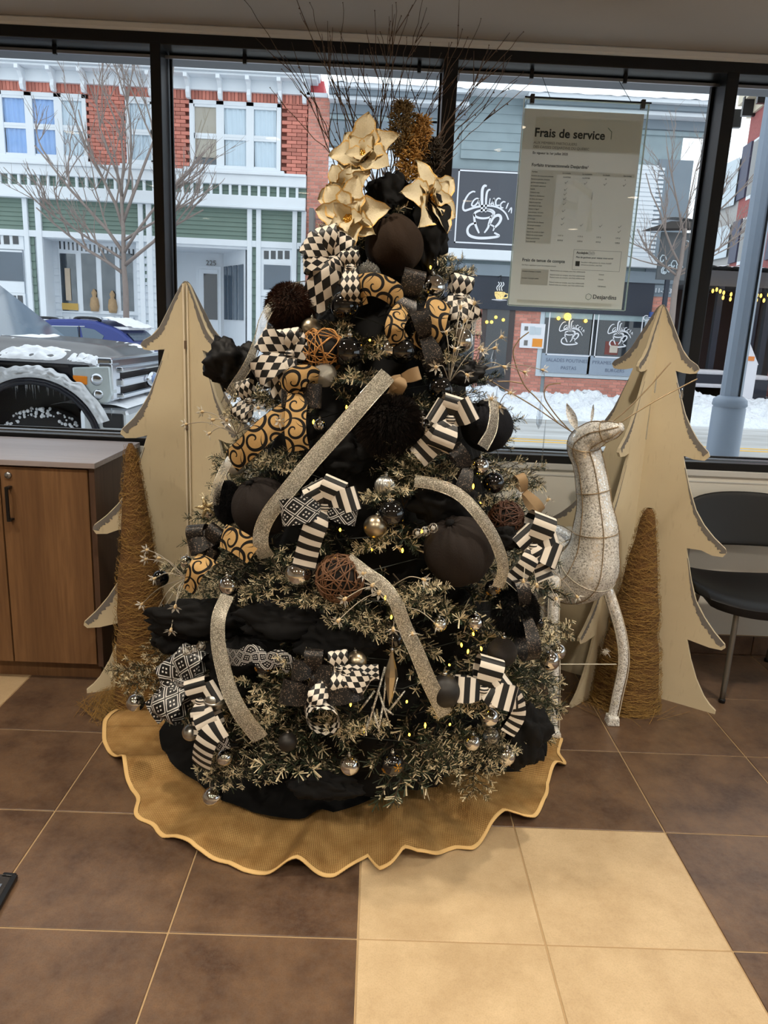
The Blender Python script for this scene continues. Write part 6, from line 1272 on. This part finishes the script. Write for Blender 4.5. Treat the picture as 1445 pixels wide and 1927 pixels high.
# ---------------------------------------------------------------- treetop
M_poin = N('cream_poinsettia_fabric'); _u, _v = M_poin.uv()
_e = M_poin.ramp(M_poin.M('ABSOLUTE', M_poin.M('SUBTRACT', _v, .5)), .36, .5); _g = M_poin.M('MULTIPLY', M_poin.gt(M_poin.M('ADD', M_poin.M('MULTIPLY', _e, .8), M_poin.noise(60, 3)), .92), .8)
M_poin.col(M_poin.mix(_g, M_poin.mix(M_poin.noise(25, 3), lin((190, 176, 142)), lin((214, 202, 172))), lin((206, 160, 76)))); M_poin.set(.5, M_poin.M('MULTIPLY', _g, .8), .4); M_poin.bump(M_poin.noise(45, 4), .35, .004); M_poin = M_poin.m
def petal(seed):
    def f(u, v):
        w = .40*math.sin(PI*min(1, .08+u*.92))**.75*(1-.25*u)*(1+.12*math.sin(u*18+seed)); y = (v-.5)*2*w; return Vector((u, y, .16*math.sin(u*2.2)+.32*abs(v-.5)**1.3*(1-u*.4)+.035*math.sin(u*9+seed)*(1-abs(v-.5)) -.25*u*u))
    return MB().grid(f, 12, 8).mesh('petal', M_poin)
PET = [petal(i*1.7) for i in range(4)]
def poinsettia(px, py, rp, facing, label, off=.06, k6=7):
    c = OT(px, py, off); r = 1.22*rp*(c-EYE).length/FPX; t = thing('poinsettia', label, 'flower', c, 'cream fabric poinsettias'); z = Vector(facing).normalized(); x = z.cross(Vector((.1, .2, 1))).normalized(); y = z.cross(x); q = random.Random(px)
    for ring_, (n, s, el) in enumerate(((k6, 1.0, .25), (5, .62, .75))):
        for i in range(n):
            a = 2*PI*i/n+.5*ring_+q.uniform(-.2, .2); d = x*math.cos(a)+y*math.sin(a); e = el+q.uniform(-.15, .25); dx = d*math.cos(e)+z*math.sin(e); dz = z*math.cos(e)-d*math.sin(e); dy = dz.cross(dx); R = Matrix((dx, dy, dz)).transposed()
            o = inst('petal', q.choice(PET), t); ss = r*s*q.uniform(.85, 1.1); o.matrix_basis = Matrix.Translation(c+z*.006*ring_) @ R.to_4x4() @ Matrix.Scale(ss, 4)
    m = MB()
    for i in range(14): a = i*2.4; k = r*.03*math.sqrt(i); m.ball(c+z*r*.2+(x*math.cos(a)+y*math.sin(a))*k, r*.045, 7, 5)
    m.build('stamens', M_gold, t, True)
poinsettia(688, 300, 56, (-.35, -1, .35), 'gold edged cream poinsettia at the treetop beside the dried plumes', .09)
poinsettia(655, 365, 44, (-.5, -1, -.15), 'cream poinsettia between the two larger ones left of the treetop', .08)
poinsettia(660, 415, 58, (-.35, -1, .1), 'cream poinsettia above the upper left checked bow', .08)
poinsettia(806, 378, 60, (.75, -.75, .25), 'pale cream poinsettia on the right side of the treetop', .07, 6)
# bare twigs
M_twig = pm('bare_brown_twig', (84, 66, 52), .7, var=.25, sc=40); q = random.Random(15)
tb = Vector((0.015, 2.50, 1.78))
tips = [(460, 0), (508, 165), (535, 105), (565, 25), (583, 5), (572, 40), (645, 5), (600, 90), (615, 130), (676, 85), (700, 90), (705, 20), (735, 40), (755, 30), (776, 10), (715, 60), (800, -15), (790, 55), (870, 55), (905, 35), (850, 80), (880, 70), (920, 85), (960, 110), (985, 135), (925, 95), (830, 100), (650, 130), (560, 120), (530, 130), (640, 60), (765, 70), (690, 140), (810, 80), (855, 150), (905, 150), (930, 210), (620, 60), (745, 5), (985, 60)]
GTW = 'bare brown twigs fanning from the treetop'
for i, (x, y) in enumerate(tips):
    Yd = 2.5+q.uniform(-.12, .18); e = P(x, y, Yd); b = tb+Vector((q.uniform(-.06, .06), q.uniform(-.04, .05), q.uniform(-.05, .1))); mid = b.lerp(e, .5)+Vector((q.uniform(-.03, .03), 0, .02)); kn = []
    sp = spline([b, b.lerp(mid, .5)+Vector((q.uniform(-.01, .01), 0, 0)), mid, mid.lerp(e, .5)+Vector((q.uniform(-.015, .015), q.uniform(-.01, .01), 0)), e], 5)
    for j in range(1, len(sp)-1): sp[j] = sp[j]+Vector((q.uniform(-.004, .004), q.uniform(-.004, .004), 0))
    m = MB().tube(sp, [.0022*(1-.65*j/(len(sp)-1)) for j in range(len(sp))], 6)
    for s in range(q.choice((1, 2, 2, 3))):
        j = q.randint(8, len(sp)-3); d = (sp[j+1]-sp[j]).normalized(); dd = (d+Vector((q.uniform(-.6, .6), q.uniform(-.4, .4), 0))).normalized(); L = q.uniform(.04, .16); a = sp[j]; m.tube([a, a+dd*L*.5+Vector((0, 0, .004)), a+dd*L+Vector((0, 0, .015))], [.0016, .0012, .0007], 5); m.ball(a+dd*L*.5, .0024, 6, 4)
    for j in range(4, len(sp), 4): m.ball(sp[j], .0034*(1-.5*j/len(sp)), 6, 4)
    o = m.build('twig', M_twig, None, True); tag(o, {(460, 0): 'long bare brown twig leaning furthest left of the treetop fan', (508, 165): 'shorter bare brown twig leaning low to the left against the brick pilaster', (985, 60): 'bare brown twig leaning furthest right over the window head', (930, 210): 'low bare brown twig reaching right across the middle mullion'}.get((x, y), 'bare brown twig fanning out of the top of the Christmas tree'), 'twig', GTW)
# dried plumes
for (x, y, h, wd, c, lab) in [(755, 290, 80, 22, (120, 98, 62), 'dried brown plume standing tallest at the treetop'), (790, 310, 75, 17, (170, 128, 70), 'shorter golden brown dried plume right of the tallest one'), (768, 340, 80, 18, (178, 134, 66), 'golden dried plume low in front at the treetop'), (812, 330, 55, 15, (54, 44, 32), 'dark dried plume beside the right cream poinsettia')]:
    b = P(x, y, 2.46); k = (b-EYE).length/FPX; m = MB()
    m.tube([b+Vector((0, 0, -.06)), b, b+Vector((0, 0, h*k))], .002, 5)
    for i in range(760):
        s = q.random(); a = q.random()*2*PI; r_ = wd*k*(.35+.65*math.sin(PI*min(1, s*.9+.1)))*q.random()**.5; p = b+Vector((math.cos(a)*r_, math.sin(a)*r_, h*k*s)); d = Vector((math.cos(a)*.7+q.uniform(-.6, .6), math.sin(a)*.7, q.uniform(-.4, .9)))*.012; m.tube([p, p+d*.6+Vector((q.uniform(-.003, .003), 0, .002)), p+d*1.3], [.0022, .002, .0012], 4)
    pl_ = thing('dried_plume', lab, 'dried flower', b, 'dried plumes'); m.build('seed_head', pm('plume_'+str(x), c, .85, var=.35, sc=60), pl_, True, kind='stuff')
# ---------------------------------------------------------------- acrylic flower sprays
M_petalc = pm('clear_acrylic_petal', (224, 220, 210), .12, spec=.8); M_petalc.node_tree.nodes['Principled BSDF'].inputs['Alpha'].default_value = .62; M_bud = pm('cream_bud', (206, 180, 136), .5, var=.1); M_wire2 = pm('grey_wire', (172, 162, 146), .5, .3, var=.15)
def flowermesh():
    m = MB()
    for i in range(6):
        a = i*PI/3; m.add([(0, 0, .2), (math.cos(a-.35)*.6, math.sin(a-.35)*.6, .38), (math.cos(a)*1.05, math.sin(a)*1.05, .62), (math.cos(a+.35)*.6, math.sin(a+.35)*.6, .38), (math.cos(a)*.55, math.sin(a)*.55, .26)], [(0, 1, 4), (1, 2, 4), (2, 3, 4), (3, 0, 4)])
    return m.mesh('petals', M_petalc, False)
FL_ = flowermesh(); BUD = MB().lathe([(.0005, -.25), (.13, -.2), (.2, .0), (.24, .25), (.15, .4), (.0005, .45)], (0, 0, 0), 9).mesh('bud', M_bud)
def spray(base, tips, label, off=.09, w=.0013, sz=.021, boff=.02):
    b = OT(base[0], base[1], boff); t = thing('flower_spray', label, 'flower spray', b, 'clear acrylic flower sprays')
    for tp_ in tips:
        e = OT(tp_[0], tp_[1], tp_[2] if len(tp_) > 2 else off); mid = b.lerp(e, .55)+Vector((0, -.012, .02)); sp = spline([b, mid, e], 8); MB().tube(sp, w, 5).build('stem', M_wire2, t, True)
        d = (sp[-1]-sp[-3]).normalized(); R = Vector((0, 0, 1)).rotation_difference((d+Vector((0, -.5, 0))).normalized()).to_matrix().to_4x4(); mt = Matrix.Translation(e) @ R @ Matrix.Scale(sz, 4)
        f = inst('flower', FL_, t); f.matrix_basis = mt; o = inst('bud', BUD, f); o.matrix_basis = mt
spray((445, 818), [(352, 798), (382, 775), (402, 790), (395, 815), (428, 790), (485, 768), (525, 792)], 'clear flower spray reaching left in front of the left wooden tree')
spray((350, 1088), [(278, 1035), (276, 1052), (300, 1050), (292, 1088), (268, 1136), (297, 1146), (296, 1178), (322, 1184), (330, 1140)], 'drooping clear flower spray at the far left beside the coir cone')
spray((845, 720), [(892, 572), (866, 580), (840, 628), (874, 605), (902, 655), (855, 660), (822, 690), (878, 705)], 'upright clear flower spray at the upper right over checked ribbon')
spray((888, 702), [(942, 635), (930, 655), (948, 690), (986, 700), (1020, 696), (905, 660)], 'clear flower spray reaching right toward the cafe window', .10)
spray((735, 1105), [(686, 1078), (702, 1100), (714, 1114), (796, 1090), (650, 1126), (638, 1166)], 'clear flower spray crossing the top of the central glitter ribbon', .10)
spray((745, 1140), [(822, 1176), (740, 1182), (775, 1190)], 'short clear flower spray left of the small silver bauble', .08)
spray((985, 1045), [(1030, 942), (1046, 1126), (985, 1092), (1085, 1122), (1010, 1100)], 'clear flower spray at the right edge reaching the glitter deer', .09)
spray((930, 780), [(958, 740), (940, 765), (925, 750)], 'small clear flower spray above the right black velvet ball', .10)
# wire bead picks
for (x, y, lab) in [(800, 1000, 'wire and crystal bead pick above the large right cloth ball'), (365, 1222, 'wire and crystal bead pick at the left above the lattice bow')]:
    p = OT(x, y, .08); t = thing('bead_pick', lab, 'bead pick', p); 
    for i, (dx, dz) in enumerate(((-.02, -.006), (.0, .0), (.02, .01))):
        c = p+Vector((dx, 0, dz)); m = MB()
        for j in range(5): a = j*PI/5; m.tube([c+Vector((math.cos(a)*math.cos(s*.524), math.sin(a)*math.cos(s*.524), math.sin(s*.524)))*.013 for s in range(12)], .0006, 4, closed=True)
        m.build('wire_bead', M_cap, t, True); MB().ball(c, .006, 8, 6).build('crystal', M_petalc, t)
    MB().tube([p+Vector((-.03, 0, -.02)), p, p+Vector((.03, 0, .015))], .001, 4).build('stem', M_wire2, t)
# ================================================================= GLITTER DEER
def deernet():
    n = N('white_glitter_net'); v = n.obj(); w = n.voro(95, v, 'Distance'); vc = n.voro(210, v, 'Color'); sp = n.new('SeparateColor'); n.t.links.new(vc, sp.inputs[0])
    vo = n.new('TexVoronoi'); vo.feature = 'DISTANCE_TO_EDGE'; vo.inputs['Scale'].default_value = 130; n.put(vo.inputs['Vector'], n.scale(v, (1, 1, .7)))
    n.col(n.mix(n.gt(sp.outputs[0], .70), lin((226, 224, 218)), lin((254, 253, 250)))); gl = n.gt(sp.outputs[2], .78); n.set(n.M('SUBTRACT', .45, n.M('MULTIPLY', gl, .33)), n.M('MULTIPLY', gl, .5), .8); n.put(n.b.inputs['Alpha'], n.M('MAXIMUM', n.lt(vo.outputs['Distance'], .16), .80)); n.bump(sp.outputs[1], .9, .01); return n.m
M_deer = deernet(); M_dwire = pm('bronze_frame_wire', (170, 148, 116), .4, .5, var=.1); M_dwhite = pm('white_frame_wire', (214, 206, 190), .4, var=.06); M_cry = glassmat('crystal_drop', (.92, .95, .98, 1), .5, .05)
f0, f1 = FL(1040, 1388), FL(1150, 1360)
dr_ = thing('glitter_deer', 'white glitter mesh reindeer figure standing before the right wooden tree', 'deer figure', ((f0.x+f1.x)/2, (f0.y+f1.y)/2, 0))
SPN = [(982, 1012, 3.06, .03), (998, 1018, 3.00, .10), (1035, 1045, 2.90, .128), (1075, 1075, 2.79, .128), (1106, 1068, 2.72, .116), (1120, 1010, 2.69, .086), (1117, 935, 2.69, .060), (1108, 875, 2.70, .055), (1098, 838, 2.70, .058), (1118, 818, 2.67, .05), (1148, 810, 2.63, .034), (1171, 803, 2.60, .014)]
dp = spline([P(a, b, y) for a, b, y, r in SPN], 6); drd = []
for i in range(len(SPN)-1):
    for j in range(6): t_ = j/6; t_ = t_*t_*(3-2*t_); drd.append(SPN[i][3]*(1-t_)+SPN[i+1][3]*t_)
drd.append(SPN[-1][3])
bm_ = MB().tube(dp, drd, 24); bm_.build('body', M_deer, dr_, True)
for i in (6, 16, 24, 31, 37, 48, 58): MB().tube([Vector(bm_.v[i*24+j])+(Vector(bm_.v[i*24+j])-dp[i]).normalized()*.002 for j in range(24)], .0018, 5, closed=True).build('frame_ring', M_dwire if i > 30 else M_dwhite, dr_, True)
for j in (0, 4, 8, 12, 16, 20): MB().tube([Vector(bm_.v[i*24+j])+(Vector(bm_.v[i*24+j])-dp[i]).normalized()*.002 for i in range(2, len(dp)-1)], .0017, 5).build('frame_rib', M_dwire, dr_, True)
def leg(pts, r, name='leg'):
    sp = spline(pts, 6); m = MB().tube(sp, [r*(1-.25*i/(len(sp)-1)) for i in range(len(sp))], 10); m.v = [tuple(v) for v in m.v]; l = m.build(name, M_deer, dr_, True)
    for s in (-1, 1): MB().tube([p+Vector((s*r*.9, -r*.5, 0)) for p in sp], .0018, 5).build('frame_wire', M_dwhite, l, True)
    e = sp[-1]; MB().prism([(-r*1.1, 0), (r*1.1, 0), (r*.9, .035), (-r*.9, .035)], -r*1.4, r*.8, lambda a, b, d: Vector((e.x+a, e.y+d, max(0.001, e.z-.004)+b))).build('hoof', M_deer, l, bevel=.004)
leg([P(1042, 1085, 2.66), P(1040, 1180, 2.64), P(1042, 1270, 2.62), Vector((f0.x, f0.y, .005))], .024)
leg([P(1128, 1070, 2.72), P(1150, 1130, 2.70), P(1168, 1195, 2.70), P(1172, 1250, 2.705), P(1160, 1310, 2.71), Vector((f1.x, f1.y, .005))], .023)
leg([P(1000, 1050, 3.0), P(1002, 1150, 3.02), P(1000, 1240, 3.0), Vector((P(1000, 1200, 3.0).x, 3.02, .005))], .022); leg([P(1025, 1060, 2.98), P(1032, 1150, 3.02), Vector((P(1030, 1200, 3.06).x, 3.06, .005))], .022)
MB().tube([P(1052, 1250, 2.63), P(1160, 1250, 2.70)], .0022, 6).build('brace_rod', M_dwhite, dr_)
tl = [P(985, 1000, 3.06), P(975, 950, 3.10), P(985, 915, 3.11)]; MB().tube(spline(tl, 6), [.03, .032, .034, .034, .033, .032, .03, .027, .023, .018, .013, .008, .003], 10).build('tail', M_deer, dr_, True)
for a, b, c_ in (((1086, 812), (1066, 758), .017), ((1112, 800), (1117, 760), .006)):
    p, e = P(*a, 2.68), P(*b, 2.68); d = e-p; s = Vector((1, 0, .25)).normalized()
    MB().grid(lambda u, v: p+d*u+s*(v-.5)*2*c_*math.sin(PI*min(1, max(.02, u)))+Vector((0, .01*math.sin(PI*v)*(1 if u < 1 else 0), 0)), 10, 6).build('ear', M_deer, dr_, True)
ANT = [[(1078, 814), (1050, 796), (1000, 762), (940, 727), (905, 705)], [(1072, 810), (1045, 780), (1025, 748), (1030, 726), (1055, 721)], [(1050, 796), (1012, 752), (985, 722), (966, 668), (975, 642), (995, 625)], [(985, 722), (960, 718), (935, 718)], [(1140, 802), (1175, 775), (1215, 735), (1262, 682)], [(1166, 796), (1210, 768), (1250, 745), (1312, 713)]]
for i, a in enumerate(ANT): MB().tube(spline([P(x, y, 2.64 if i > 3 else 2.72) for x, y in a], 6), .0023, 6).build('antler', M_dwire, dr_, True)
def drop(px, y0, y1, Y, w, kind, lab):
    a, b = P(px, y0, Y), P(px-2, y1, Y); L = a.z-b.z; t = thing('crystal_drop', lab, 'ornament', a, 'clear drops hanging on the antlers')
    pr = [(.0006, -L), (w*.8, -L*.85), (w, -L*.6), (w*.55, -L*.3), (w*.2, -L*.12), (.0006, -L*.08)] if kind else [(.0006, -L), (w*.5, -L*.97), (w*.4, -L*.5), (w*.25, -L*.1), (.0006, -L*.06)]
    MB().lathe(pr, (a.x, a.y, a.z), 8).build('drop', M_cry, t); MB().tube([a, a-Vector((0, 0, L*.1))], .0008, 4).build('loop', M_dwire, t)
drop(1019, 745, 808, 2.72, .012, 1, 'faceted clear drop hanging from the left antler'); drop(1027, 790, 868, 2.72, .006, 0, 'thin clear icicle hanging low from the left antler'); drop(936, 725, 790, 2.72, .009, 1, 'clear drop hanging at the far left tip of the antler wires'); drop(893, 705, 745, 2.72, .008, 1, 'small clear drop hanging beside the tree from the left antler')
drop(1236, 706, 740, 2.64, .005, 0, 'short clear icicle on the upper right antler'); drop(1224, 760, 828, 2.64, .005, 0, 'longer clear icicle on the lower right antler before the wooden tree'); drop(1284, 730, 752, 2.64, .008, 1, 'clear drop near the end of the right antler'); drop(930, 655, 690, 2.72, .010, 1, 'diamond shaped clear drop hanging from the raised antler wire')
p = P(965, 685, 2.72)
tufts = MB(); q = random.Random(3)
for c in (P(1140, 1225, 2.70), P(1158, 1320, 2.70)):
    for i in range(90): d = Vector((q.gauss(0, 1), q.gauss(0, 1), q.gauss(0, 1)))*.006; tufts.tube([c, c+d*.6, c+d*1.2+Vector((0, 0, -.004))], .0007, 3)
tufts.build('white_fluff', M_dwhite, dr_, kind='stuff')
